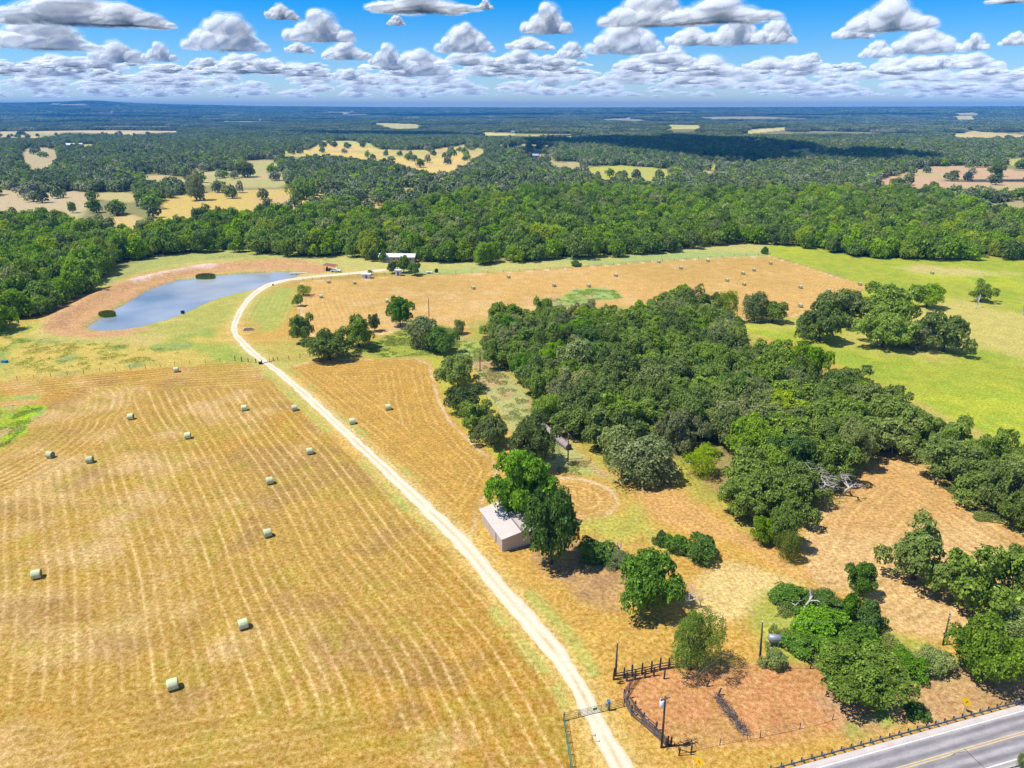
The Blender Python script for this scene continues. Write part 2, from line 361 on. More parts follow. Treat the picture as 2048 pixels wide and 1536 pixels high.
P_LINE = [(905, 655), (960, 690), (1000, 730), (1060, 790), (1110, 850), (1150, 900), (1230, 960), (1180, 950), (1110, 945), (1080, 920), (1020, 850), (960, 770), (940, 720), (880, 700), (870, 660)]
P_GULLY = [(700, 700), (780, 668), (830, 640), (900, 655), (930, 690), (870, 714), (760, 716)]
P_DRIVE_GREEN = [(497, 640), (520, 600), (560, 575), (590, 575), (585, 620), (560, 660), (520, 665)]
P_GATEGREEN = [(860, 715), (905, 700), (960, 780), (1010, 850), (1000, 920), (950, 880), (900, 830), (880, 780)]
P_VERGE = [(1640, 1400), (1760, 1330), (1900, 1310), (2100, 1300), (2300, 1300), (2300, 1400), (2048, 1405), (1850, 1450), (1700, 1480)]

OPEN = [
    ([(262, 352), (330, 350), (380, 360), (372, 369), (300, 366)], (.46, .38, .16)),
    ([(372, 346), (440, 342), (490, 344), (484, 362), (420, 372), (385, 366)], (.46, .38, .17)),
    ([(560, 303), (640, 300), (690, 304), (680, 315), (580, 314)], (.42, .42, .10)),
    ([(632, 279), (700, 277), (758, 288), (750, 302), (690, 300), (650, 290)], (.44, .44, .11)),
    ([(40, 312), (60, 297), (112, 300), (120, 318), (92, 340), (62, 346)], (.44, .36, .19)),
    ([(990, 288), (1060, 286), (1115, 292), (1080, 300), (1010, 299)], (.50, .40, .19)),
    ([(175, 386), (240, 384), (300, 392), (260, 404), (190, 398)], (.44, .37, .15)),
    ([(1560, 300), (1640, 298), (1660, 304), (1580, 308)], (.46, .42, .17)),  # open fields far away: outline, albedo
    ([(-300, 385), (0, 378), (60, 386), (150, 383), (185, 386), (178, 410), (165, 432), (150, 442), (120, 422), (60, 432), (0, 430), (-300, 440)], (.46, .36, .20)),
    ([(308, 425), (330, 396), (400, 386), (470, 380), (560, 379), (600, 378), (690, 384), (705, 394), (640, 396), (590, 420), (520, 427), (450, 432), (380, 436), (320, 440)], (.52, .38, .11)),
    ([(395, 352), (480, 345), (495, 322), (545, 321), (562, 335), (578, 366), (560, 374), (480, 376), (425, 366)], (.40, .36, .14)),
    ([(718, 402), (780, 400), (792, 410), (750, 421), (720, 419)], (.50, .36, .13)),
    ([(795, 376), (900, 377), (935, 374), (880, 388), (800, 391)], (.45, .33, .15)),
    ([(640, 284), (700, 290), (760, 300), (860, 300), (930, 290), (975, 300), (960, 315), (930, 332), (890, 348), (870, 350), (780, 326), (720, 321), (650, 313), (560, 312), (620, 300)], (.60, .44, .14)),
    ([(1170, 336), (1240, 331), (1330, 338), (1352, 360), (1280, 363), (1190, 361)], (.42, .40, .07)),
    ([(1400, 312), (1540, 318), (1560, 322), (1440, 327), (1420, 350), (1405, 345)], (.42, .38, .12)),
    ([(1745, 366), (1790, 350), (1860, 335), (1950, 332), (2048, 344), (2400, 358), (2400, 388), (2048, 382), (1880, 376), (1830, 380), (1760, 377)], (.50, .33, .19)),
    ([(1985, 322), (2048, 321), (2400, 325), (2400, 345), (2048, 338)], (.40, .42, .08)),
    ([(1890, 266), (1950, 262), (2048, 267), (2300, 270), (2300, 277), (2048, 275), (1930, 273)], (.58, .45, .18)),
    ([(-300, 262), (0, 264), (60, 268), (140, 261), (200, 264), (360, 260), (375, 265), (260, 270), (130, 269), (60, 278), (0, 277), (-300, 280)], (.56, .44, .22)),
    ([(962, 262), (1100, 266), (1190, 272), (1100, 275), (970, 269)], (.60, .52, .15)),
    ([(750, 248), (830, 250), (860, 254), (800, 257), (760, 253)], (.50, .46, .15)),
    ([(1330, 250), (1405, 251), (1395, 259), (1340, 259)], (.50, .50, .14)),
    ([(1490, 261), (1570, 257), (1575, 260), (1500, 264)], (.60, .50, .2)),
    ([(1905, 236), (1955, 236), (1955, 241), (1905, 241)], (.58, .5, .2)),
    ([(1960, 410), (2048, 400), (2300, 400), (2300, 425), (2048, 424), (1985, 427)], (.36, .28, .15)),
    ([(125, 292), (190, 288), (195, 297), (130, 300)], (.45, .42, .12)),
    ([(80, 310), (110, 306), (118, 322), (92, 328), (60, 345), (50, 338)], (.42, .34, .18)),
    ([(640, 276), (720, 285), (720, 292), (650, 287)], (.50, .46, .12)),
    ([(205, 436), (260, 430), (290, 440), (300, 450), (260, 462), (235, 455)], (.52, .38, .15)),
    ([(1050, 305), (1110, 310), (1100, 322), (1045, 318)], (.50, .33, .16)),
    ([(1100, 322), (1160, 325), (1170, 340), (1120, 342)], (.42, .34, .16)),
    ([(420, 255), (520, 254), (520, 257), (420, 258)], (.55, .48, .25)),
]
DRIVE_L = [(1240, 1600), (1215, 1536), (1168, 1435), (1131, 1357), (1085, 1300), (1036, 1248), (950, 1141), (904, 1086), (800, 982), (700, 884), (600, 790), (547, 742), (520, 724), (487, 698), (463, 668), (462, 650), (472, 625), (490, 598), (510, 580), (533, 567), (570, 558), (640, 550), (700, 545), (775, 537)]
DRIVE_R = [(1300, 1600), (1269, 1536), (1209, 1435), (1167, 1357), (1132, 1300), (1088, 1248), (989, 1141), (946, 1086), (833, 980), (723, 882), (620, 788), (560, 740), (535, 722), (506, 697), (477, 668), (474, 652), (484, 628), (500, 603), (520, 585), (540, 573), (574, 562), (642, 554), (702, 549), (777, 541)]

# ---------------------------------------------------------------- ground mesh
def ground():
    az = np.concatenate([np.linspace(-180, -46, 24), np.linspace(-45, -40, 10), np.linspace(-39.8, 39.8, 700), np.linspace(40, 45, 10), np.linspace(46, 180, 24)])
    ys = np.arange(1560, 262, -2.7)
    r = np.array([G(1024, y)[1] for y in ys])
    r = np.concatenate([np.linspace(2, r[0] - 1, 16), r, np.geomspace(r[-1] * 1.01, 14400, 80)])
    A, R = np.meshgrid(np.radians(az), r)
    X = (R * np.sin(A)).ravel(); Y = (R * np.cos(A)).ravel()
    nr, nc = len(r), len(az)
    # mown fields etc.
    n1 = fbm(X / 9, Y / 9, 1, 4); n2 = fbm(X / 45, Y / 45, 2, 4); n3 = fbm(X / 2.2, Y / 2.2, 3, 3); n4 = fbm(X / 180, Y / 140, 4, 4)
    C = np.zeros((len(X), 3)); region = np.zeros(len(X), np.int32)
    dist = np.hypot(X, Y)
    def rgb(c): return np.array(c)[None, :]
    base = rgb((.48, .29, .07)); C[:] = base
    C[:] += (rgb((.34, .36, .09)) - C) * (sstep(.45, .68, n2) * .6)[:, None]
    # woodland floor and far country
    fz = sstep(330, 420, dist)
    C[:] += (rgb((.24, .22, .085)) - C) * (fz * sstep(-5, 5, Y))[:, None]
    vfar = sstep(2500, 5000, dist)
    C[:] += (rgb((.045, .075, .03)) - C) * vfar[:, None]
    sw = np.zeros((len(X), 3))                            # mower passes: across, along, strength
    def paint(poly, col, soft=1.0, jit=1.5, amt=1.0, reg=None, nz=n1):
        s = sdist(poly, X, Y) + (nz - .5) * 2 * jit
        w = 1 - sstep(-soft, soft, s)
        C[:] += (rgb(col) - C) * (w * amt)[:, None]
        if reg is not None: region[s < 0] = reg
        return s, w
    for poly, col in OPEN:
        ymid = np.mean([p[1] for p in poly]); j = 3.0 if ymid > 300 else 8
        s, w = paint(poly, col, 3, j, 1.0, nz=n2)
        C[:] += (rgb((.34, .37, .10)) - C) * (w * sstep(.52, .68, n4 * .6 + n2 * .4) * .75)[:, None]
        C[:] += (rgb((.50, .34, .19)) - C) * (w * sstep(.55, .72, n2) * .6)[:, None]
    # far pale clearings on the ridges
    w = vfar * sstep(.60, .62, fbm(X / 900, Y / 260, 31, 3)) * (1 - sstep(12200, 13500, dist))
    C[:] += (rgb((.42, .38, .24)) - C) * (w * .8)[:, None]
    # banks round the pond
    s, w = paint(P_BANK, (.48, .36, .09), 3, 3, 1.0)
    C[:] += (rgb((.27, .33, .06)) - C) * (w * .9 * sstep(.45, .60, n1 * .55 + n2 * .45))[:, None]
    C[:] += (rgb((.22, .27, .11)) - C) * (w * sstep(.64, .74, n1) * .6)[:, None]
    s, w = paint([(60, 680), (90, 640), (190, 575), (300, 535), (440, 500), (640, 500), (760, 510), (760, 545), (700, 545), (560, 560), (470, 640), (300, 690)], (.46, .37, .12), 3, 2)
    C[:] += (rgb((.31, .33, .06)) - C) * (w * sstep(.50, .64, n1 * .4 + n2 * .6) * .7)[:, None]
    paint([(410, 497), (480, 488), (560, 497), (640, 503), (740, 510), (740, 520), (640, 515), (540, 513), (420, 520), (330, 532), (260, 545), (230, 560), (215, 580), (190, 572), (215, 545), (300, 515)], (.33, .35, .10), 3, 2, .9)
    paint(P_BERM, (.49, .285, .13), 1.5, 1.4, 1.0, reg=5)
    paint(P_SAND, (.62, .47, .38), 1.0, 1.5, .9)
    s, w = paint(P_NSTRIP, (.43, .39, .12), 3, 2, 1.0)
    C[:] += (rgb((.30, .37, .12)) - C) * (w * sstep(.45, .62, n2) * .85)[:, None]
    paint(P_DRIVE_GREEN, (.30, .36, .08), 4, 4, .8)
    # hay fields
    sL, wL = paint(P_LEFT, (.41, .235, .048), .5, .5, 1, reg=1)
    sE, wE = paint(P_EAST, (.44, .26, .06), .6, .8, 1, reg=2)
    sM, wM = paint(P_MID, (.53, .325, .105), .8, .8, 1, reg=3)
    sC, wC = paint(P_CIRC, (.47, .28, .085), .5, .5, 1)
    for w in (wL, wE, wM):
        C[:] += (rgb((.40, .265, .072)) - C) * (w * sstep(.42, .66, n2) * .55)[:, None]
        C[:] += (rgb((.58, .41, .20)) - C) * (w * sstep(.50, .70, n4 * .5 + n1 * .5) * .5)[:, None]
    # pale ring along the mown edges
    for s in (sC, sE, sM): C[:] += (rgb((.66, .54, .34)) - C) * (np.exp(-((s + 1.1) / .5) ** 2) * .75 * (sstep(.3, .55, n1)))[:, None]
    # swath directions
    P = lambda a: np.array(G(*a))
    def across(poly): return np.abs(sdist(poly, X, Y, 400, closed=False))
    dN = across([(-600, 825), (0, 766), (350, 734), (512, 727)]); dD = across([(512, 727), (600, 805), (760, 955), (904, 1100), (1040, 1262), (1120, 1385), (1180, 1500), (1300, 1720)])
    u = np.where(dN < 17 + 6 * n2, dN, dD + 3 * (n4 - .5) * 6)
    a, b = P((0, 1400)), P((700, 1290)); tdir = (b - a) / np.linalg.norm(b - a)
    uB = (X - a[0]) * -tdir[1] + (Y - a[1]) * tdir[0]
    sB = sdist([(-900, 1330), (0, 1400), (300, 1390), (700, 1420), (900, 1520), (1000, 1800), (-900, 1800)], X, Y) + (n2 - .5) * 20
    u = np.where(sB < 0, uB, u)
    uG = -sdist(P_WEEDL, X, Y, 400) + 0; inG = (uG > -22) & (dN > 14)
    u = np.where(inG, uG, u)
    al = X * .03 + Y * .03
    st = wL * np.where(sB < 0, .5, 1.0)
    u = np.where(sE < 2, -sE, u); st = np.maximum(st, wE * .6)
    u = np.where(sM < 2, -sM, u); st = np.maximum(st, wM * .42)
    u = np.where(sC < 2, -sC, u); st = np.maximum(st, wC * .6)
    u0 = P((490, 640)); dDr = across([(470, 640), (500, 590), (560, 562), (640, 553)])
    sDr = sdist([(480, 690), (470, 655), (500, 600), (560, 562), (600, 560), (600, 700), (540, 720)], X, Y)
    u = np.where(sDr < 0, dDr, u); st = np.where(sDr < 0, .4, st)
    sK, wK = paint(P_CLEAR, (.55, .355, .15), 1.5, 2.0, 1.0)
    C[:] += (rgb((.47, .265, .085)) - C) * (wK * sstep(.50, .66, n2) * .7)[:, None]
    dK = across([(1605, 1100), (1660, 1010), (1760, 930), (1900, 1000), (2048, 1090), (2200, 1150)])
    u = np.where(sK < 0, dK, u); st = np.where(sK < 0, .6, st)
    sO, wO = paint(P_ORANGE, (.52, .30, .10), 1.5, 1.5, 1)
    dO = across([(1250, 970), (1400, 985), (1600, 1150)]); u = np.where(sO < 0, dO, u); st = np.where(sO < 0, .35, st)
    sR, wR = paint([(1400, 1165), (1470, 1120), (1560, 1150), (1600, 1165), (1540, 1190), (1490, 1240), (1420, 1260), (1390, 1210)], (.58, .43, .17), 2, 2, .9)
    # weeds and green places
    for pw, c in ((P_WEED, (.30, .38, .10)), (P_WEEDL, (.28, .42, .02)), (P_WEEDL2, (.30, .38, .06))):
        s, w = paint(pw, c, .8, 1.2, 1)
        C[:] += (rgb((.42, .30, .13)) - C) * (w * sstep(.56, .66, n1))[:, None]
        C[:] += (rgb((.20, .28, .12)) - C) * (w * sstep(.52, .62, n3) * .5)[:, None]
        st = st * (1 - w)
    st = st * (1 - np.clip(sdist(P_WEED, X, Y) < 0, 0, 1))
    sP, wP = paint(P_PAST, (.32, .345, .042), 2, 2, 1, reg=4)
    C[:] += (rgb((.39, .415, .04)) - C) * (wP * sstep(.44, .62, n2 * .7 + n1 * .3) * .7)[:, None]
    C[:] += (rgb((.20, .30, .035)) - C) * (wP * sstep(.52, .66, n1) * .45)[:, None]
    s, w = paint(P_TAN, (.47, .385, .12), 9, 9, .85)
    s, w = paint(P_TAN2, (.52, .40, .17), 6, 5, .7)
    fg = sstep(520, 600, px_of(X, Y)[1]) * 0
    paint([(1460, 648), (1520, 640), (1580, 637), (1620, 650), (1560, 664)], (.42, .39, .09), 3, 3, .7)
    # yard, line clearing, gully
    s, w = paint(P_LINE, (.36, .35, .13), 2, 2, 1)
    C[:] += (rgb((.45, .27, .14)) - C) * (w * sstep(.5, .6, n1) * .8)[:, None]
    C[:] += (rgb((.30, .38, .07)) - C) * (w * sstep(.54, .64, n2) * .8)[:, None]
    paint(P_GATEGREEN, (.36, .37, .05), 1, 1, .75)
    paint(P_EAST, (.44, .26, .06), .4, .6, 1)
    for s in (sdist(P_EAST, X, Y),): C[:] += (rgb((.66, .54, .34)) - C) * (np.exp(-((s + 1.1) / .5) ** 2) * .6 * (sstep(.3, .55, n1)))[:, None]
    s, w = paint(P_GULLY, (.28, .31, .05), 2, 2, 1)
    s, w = paint(P_GREEN1, (.34, .36, .07), 2.5, 4, .7, nz=n1)
    s, w = paint(P_GREEN2, (.30, .34, .06), 2.5, 4, .8, nz=n1)
    s, w = paint(P_ROUGH, (.41, .255, .11), 2.5, 2, .85)
    C[:] += (rgb((.29, .175, .085)) - C) * (w * sstep(.5, .65, n3) * .6)[:, None]
    s, w = paint(P_CORRAL, (.48, .235, .095), 1.2, 1.2, .95)
    C[:] += (rgb((.46, .29, .09)) - C) * (w * sstep(.48, .64, n1) * .45)[:, None]
    s, w = paint(P_VERGE, (.42, .26, .14), 2, 2, .7)
    C[:] += (rgb((.24, .32, .05)) - C) * (w * sstep(.50, .62, n1) * .85)[:, None]
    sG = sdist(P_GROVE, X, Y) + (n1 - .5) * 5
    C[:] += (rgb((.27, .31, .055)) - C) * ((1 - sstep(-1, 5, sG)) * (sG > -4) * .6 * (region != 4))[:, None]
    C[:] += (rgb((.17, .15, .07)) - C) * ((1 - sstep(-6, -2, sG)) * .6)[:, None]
    # worn brown and bleached places in the big hay field
    nb = fbm(X / 13, Y / 10, 91, 4)
    C[:] += (rgb((.30, .18, .065)) - C) * (wL * sstep(.54, .68, nb) * .55)[:, None]
    C[:] += (rgb((.36, .27, .045)) - C) * (wL * sstep(.55, .66, fbm(X / 6, Y / 6, 93, 4)) * .5)[:, None]
    # verge beside the drive greener in spots
    dd = np.minimum(across(DRIVE_L), across(DRIVE_R))
    w = np.exp(-(dd / 2.2) ** 2) * (region != 3)
    C[:] += (rgb((.58, .42, .15)) - C) * (w * .6)[:, None]
    C[:] += (rgb((.36, .37, .09)) - C) * (np.exp(-((dd - 2.2) / 1.3) ** 2) * sstep(.5, .62, n1) * .8)[:, None]
    st = st * sstep(.3, 1.6, dd)
    sw[:, 0] = u; sw[:, 1] = al; sw[:, 2] = np.clip(st, 0, 1)
    # heights
    Z = Hfar(X, Y)
    sp = sdist(P_POND, X, Y, 60)
    berm = across([(100, 655), (110, 640), (190, 596), (270, 563), (400, 536), (540, 525), (640, 524)])
    bh = 1.9 * np.exp(-(berm / 4.5) ** 2) * sstep(2, 9, sp)
    Z = Z + bh
    basin = np.where(sp < 1e2, 1 - sstep(-5, 4.5, sp), 0)
    Z = Z - 1.7 * basin
    C[:] += (rgb((.20, .17, .09)) - C) * (np.where(sp < 1e2, 1 - sstep(-.5, 1.2, sp), 0) * .8)[:, None]
    C[:] += (rgb((.30, .33, .08)) - C) * (np.where(sp < 1e2, np.exp(-((sp - 2.0) / 1.2) ** 2), 0) * .6 * sstep(.35, .6, n1))[:, None]
    Z += (n3 - .5) * .05 * (dist < 260) * (dd > 2.5) + (n1 - .5) * .12 * sstep(120, 260, dist) * (dist < 900) * (dd > 3)
    C = np.clip(C * .93, .01, .9)
    idx = np.arange(nr * nc).reshape(nr, nc)
    q = np.stack([idx[:-1, :-1], idx[:-1, 1:], idx[1:, 1:], idx[1:, :-1]], -1).reshape(-1, 4)[:, ::-1]
    fr = region[q[:, 0]]
    names = {0: 'ground', 1: 'hay_field', 2: 'hay_field', 3: 'hay_field', 4: 'pasture', 5: 'pond_embankment'}
    labs = {0: 'dry grassland ground with wooded country beyond', 1: 'large golden mown hay field west of the gravel drive', 2: 'small mown hay field east of the drive',
            3: 'pinkish mown hay field beyond the oak grove', 4: 'bright green pasture beside the oak grove', 5: 'bare brown embankment round the pond'}
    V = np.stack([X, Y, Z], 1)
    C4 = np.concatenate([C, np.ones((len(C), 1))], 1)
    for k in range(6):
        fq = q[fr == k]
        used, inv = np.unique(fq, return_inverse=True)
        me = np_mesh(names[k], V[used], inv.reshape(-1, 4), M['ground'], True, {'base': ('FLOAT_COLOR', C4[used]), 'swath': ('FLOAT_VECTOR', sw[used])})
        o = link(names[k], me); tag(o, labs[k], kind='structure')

def ground_mat():
    m, ns, ls = new_mat('dry_grassland')
    at = N(ns, 'Attribute', attribute_name='base'); sa = N(ns, 'Attribute', attribute_name='swath')
    geo = N(ns, 'NewGeometry'); pos = geo.outputs['Position']
    sep = N(ns, 'SeparateXYZ'); ls.new(sa.outputs['Vector'], sep.inputs[0])
    # mower passes
    uu = mathn(ns, ls, 'MULTIPLY_ADD', noise(ns, ls, pos, 0.015, 3), 1.6, sep.outputs[0])
    comb = N(ns, 'CombineXYZ'); ls.new(uu, comb.inputs[0]); ls.new(mathn(ns, ls, 'MULTIPLY', sep.outputs[1], .9), comb.inputs[1])
    ph = mathn(ns, ls, 'DIVIDE', uu, 2.15)
    fl = mathn(ns, ls, 'FLOOR', ph); fr = mathn(ns, ls, 'SUBTRACT', ph, fl)
    wn1 = N(ns, 'TexWhiteNoise', noise_dimensions='1D'); ls.new(fl, wn1.inputs['W'])
    tri = mathn(ns, ls, 'ABSOLUTE', mathn(ns, ls, 'SUBTRACT', fr, .5))
    ln = mrange(ns, ls, tri, .20, .02, 0, 1)                 # windrow residue
    dk = mrange(ns, ls, tri, .22, .48, 0, 1)                 # stubble between
    s1 = noise(ns, ls, comb.outputs[0], 1.1, 4, 0.6)
    mod = noise(ns, ls, pos, 0.045, 4, .6); mod2 = noise(ns, ls, pos, .5, 3, .6)
    amp = mathn(ns, ls, 'MULTIPLY', mrange(ns, ls, mod, .38, .58, .45, 1), mrange(ns, ls, mod2, .35, .60, .5, 1))
    amp = mathn(ns, ls, 'MULTIPLY', amp, mrange(ns, ls, wn1.outputs['Value'], 0, 1, .4, 1.25))
    light = mathn(ns, ls, 'MULTIPLY', mathn(ns, ls, 'MULTIPLY', mathn(ns, ls, 'MULTIPLY', ln, mrange(ns, ls, s1, .32, .55, .4, 1)), sep.outputs[2]), .66)
    dark = mathn(ns, ls, 'MULTIPLY', mathn(ns, ls, 'MULTIPLY', mathn(ns, ls, 'MULTIPLY', dk, mrange(ns, ls, s1, .66, .40, .3, 1)), sep.outputs[2]), .80)
    brk = amp
    col = mixrgb(ns, ls, mathn(ns, ls, 'MULTIPLY', light, brk), at.outputs['Color'], (.68, .46, .21))
    col = mixrgb(ns, ls, mathn(ns, ls, 'MULTIPLY', dark, brk), col, (.27, .165, .03))
    # tufts and stubble
    t1 = noise(ns, ls, pos, 1.4, 5, .68); t2 = noise(ns, ls, pos, 5.5, 4, .7); t3 = noise(ns, ls, pos, .22, 4, .6)
    v = N(ns, 'HueSaturation'); ls.new(col, v.inputs['Color'])
    val = mrange(ns, ls, t1, .32, .68, .60, 1.38)
    val = mathn(ns, ls, 'MULTIPLY', val, mrange(ns, ls, t2, .32, .68, .60, 1.40))
    val = mathn(ns, ls, 'MULTIPLY', val, mrange(ns, ls, t3, .30, .70, .86, 1.14))
    ls.new(val, v.inputs['Value'])
    ls.new(mrange(ns, ls, t1, .3, .7, 1.15, .9), v.inputs['Saturation'])
    hh = mrange(ns, ls, noise(ns, ls, pos, .5, 4, .65), .3, .7, .489, .512); ls.new(hh, v.inputs['Hue'])
    p = N(ns, 'BsdfPrincipled'); ls.new(v.outputs[0], p.inputs['Base Color']); p.inputs['Roughness'].default_value = .95
    p.inputs['Specular IOR Level'].default_value = .08
    b = N(ns, 'Bump'); b.inputs['Strength'].default_value = .55; b.inputs['Distance'].default_value = .25
    ls.new(mathn(ns, ls, 'ADD', t1, mathn(ns, ls, 'MULTIPLY', t2, .35)), b.inputs['Height']); ls.new(b.outputs[0], p.inputs['Normal'])
    o = N(ns, 'OutputMaterial'); ls.new(p.outputs[0], o.inputs[0])
    return m
M['ground'] = ground_mat()
ground()

# ---------------------------------------------------------------- drive
def drive_mat():
    m, ns, ls = new_mat('caliche_gravel')
    at = N(ns, 'Attribute', attribute_name='base'); geo = N(ns, 'NewGeometry'); pos = geo.outputs['Position']
    t = noise(ns, ls, pos, 1.2, 5, .65); t2 = noise(ns, ls, pos, 7, 3, .6)
    v = N(ns, 'HueSaturation'); ls.new(at.outputs['Color'], v.inputs['Color'])
    ls.new(mathn(ns, ls, 'MULTIPLY', mrange(ns, ls, t, .3, .7, .86, 1.08), mrange(ns, ls, t2, .3, .7, .88, 1.08)), v.inputs['Value'])
    p = N(ns, 'BsdfPrincipled'); ls.new(v.outputs[0], p.inputs['Base Color']); p.inputs['Roughness'].default_value = .95; p.inputs['Specular IOR Level'].default_value = .1
    b = N(ns, 'Bump'); b.inputs['Strength'].default_value = .3; b.inputs['Distance'].default_value = .08; ls.new(t2, b.inputs['Height']); ls.new(b.outputs[0], p.inputs['Normal'])
    o = N(ns, 'OutputMaterial'); ls.new(p.outputs[0], o.inputs[0]); return m
M['drive'] = drive_mat()
def drive():
    L = np.array([G(*p) for p in DRIVE_L]); Rr = np.array([G(*p) for p in DRIVE_R])
    ctr = (L + Rr) / 2; seg = np.r_[0, np.cumsum(np.hypot(*np.diff(ctr, axis=0).T))]
    n = int(seg[-1] / .5); s = np.linspace(0, seg[-1], n)
    def sm(a):
        a = np.interp(s, seg, a); k = np.ones(15) / 15; e = np.pad(a, 7, mode='edge'); return np.convolve(e, k, 'valid')
    l = np.stack([sm(L[:, 0]), sm(L[:, 1])], 1); r = np.stack([sm(Rr[:, 0]), sm(Rr[:, 1])], 1)
    W = np.linspace(0, 1, 11); V = []; C = []
    ja = (fbm(s / 2.5, s * 0, 51, 3) - .5) * .9; jb = (fbm(s / 2.5, s * 0, 52, 3) - .5) * .9
    wid = np.maximum(np.hypot(*(r - l).T), 2.4)
    mid = (l + r) / 2; d = (r - l) / np.hypot(*(r - l).T)[:, None]
    for k, w in enumerate(W):
        off = (w - .5) * wid + (ja if w < .5 else jb) * abs(w - .5) * 2
        p = mid + d * off[:, None]
        V.append(np.stack([p[:, 0], p[:, 1], np.full(n, .045 - .03 * abs(2 * w - 1) ** 3)], 1))
        mixc = np.exp(-((w - .5) / .12) ** 2) * 1.1 * fbm(s / 6, s * 0 + 3, 53, 3) + (abs(2 * w - 1) ** 4) * .6 * (.4 + 1.2 * fbm(s / 4, s * 0 + 9 + w, 57, 3))
        c = np.array((.70, .59, .43))[None] * (1 - mixc[:, None]) + np.array((.46, .34, .16))[None] * mixc[:, None]
        C.append(np.c_[c, np.ones(n)])
    V = np.stack(V, 1).reshape(-1, 3); C = np.stack(C, 1).reshape(-1, 4)
    idx = np.arange(n * 11).reshape(n, 11)
    q = np.stack([idx[:-1, :-1], idx[:-1, 1:], idx[1:, 1:], idx[1:, :-1]], -1).reshape(-1, 4)
    tag(link('gravel_drive', np_mesh('gravel_drive', V, q, M['drive'], True, {'base': ('FLOAT_COLOR', C)})), 'pale gravel drive curving from the front gate past the pond', kind='structure')
drive()

# ---------------------------------------------------------------- pond
def water_mat():
    m, ns, ls = new_mat('pond_water')
    geo = N(ns, 'NewGeometry'); pos = geo.outputs['Position']
    murk = noise(ns, ls, pos, .018, 3, .5)
    col = mixrgb(ns, ls, mrange(ns, ls, murk, .4, .62, 0, 1), (.13, .19, .25), (.36, .38, .38))
    p = N(ns, 'BsdfPrincipled'); ls.new(col, p.inputs['Base Color']); p.inputs['Roughness'].default_value = .06; p.inputs['IOR'].default_value = 1.33
    p.inputs['Specular IOR Level'].default_value = .7
    b = N(ns, 'Bump'); b.inputs['Strength'].default_value = .12; b.inputs['Distance'].default_value = .05
    ls.new(noise(ns, ls, pos, 1.6, 3, .6), b.inputs['Height']); ls.new(b.outputs[0], p.inputs['Normal'])
    o = N(ns, 'OutputMaterial'); ls.new(p.outputs[0], o.inputs[0]); return m
M['water'] = water_mat()
def pond():
    P = np.array([G(*p) for p in P_POND]); c = P.mean(0)
    P2 = []
    n = len(P)
    for i in range(n):
        a = P[i - 1]; b = P[(i + 1) % n]; t = (b - a) / np.linalg.norm(b - a); nn = np.array([t[1], -t[0]])
        area = 1
        P2.append(P[i] + nn * 2.2 * (1 if np.dot(nn, P[i] - c) > 0 else -1))
    me = bpy.data.meshes.new('pond_water'); me.from_pydata([(x, y, -.72) for x, y in P2], [], [tuple(range(n))]); me.update(); me.materials.append(M['water'])
    me.validate()
    if me.polygons[0].normal.z < 0: me.flip_normals()
    tag(link('pond_water', me), 'still blue-grey stock pond', kind='structure')
pond()

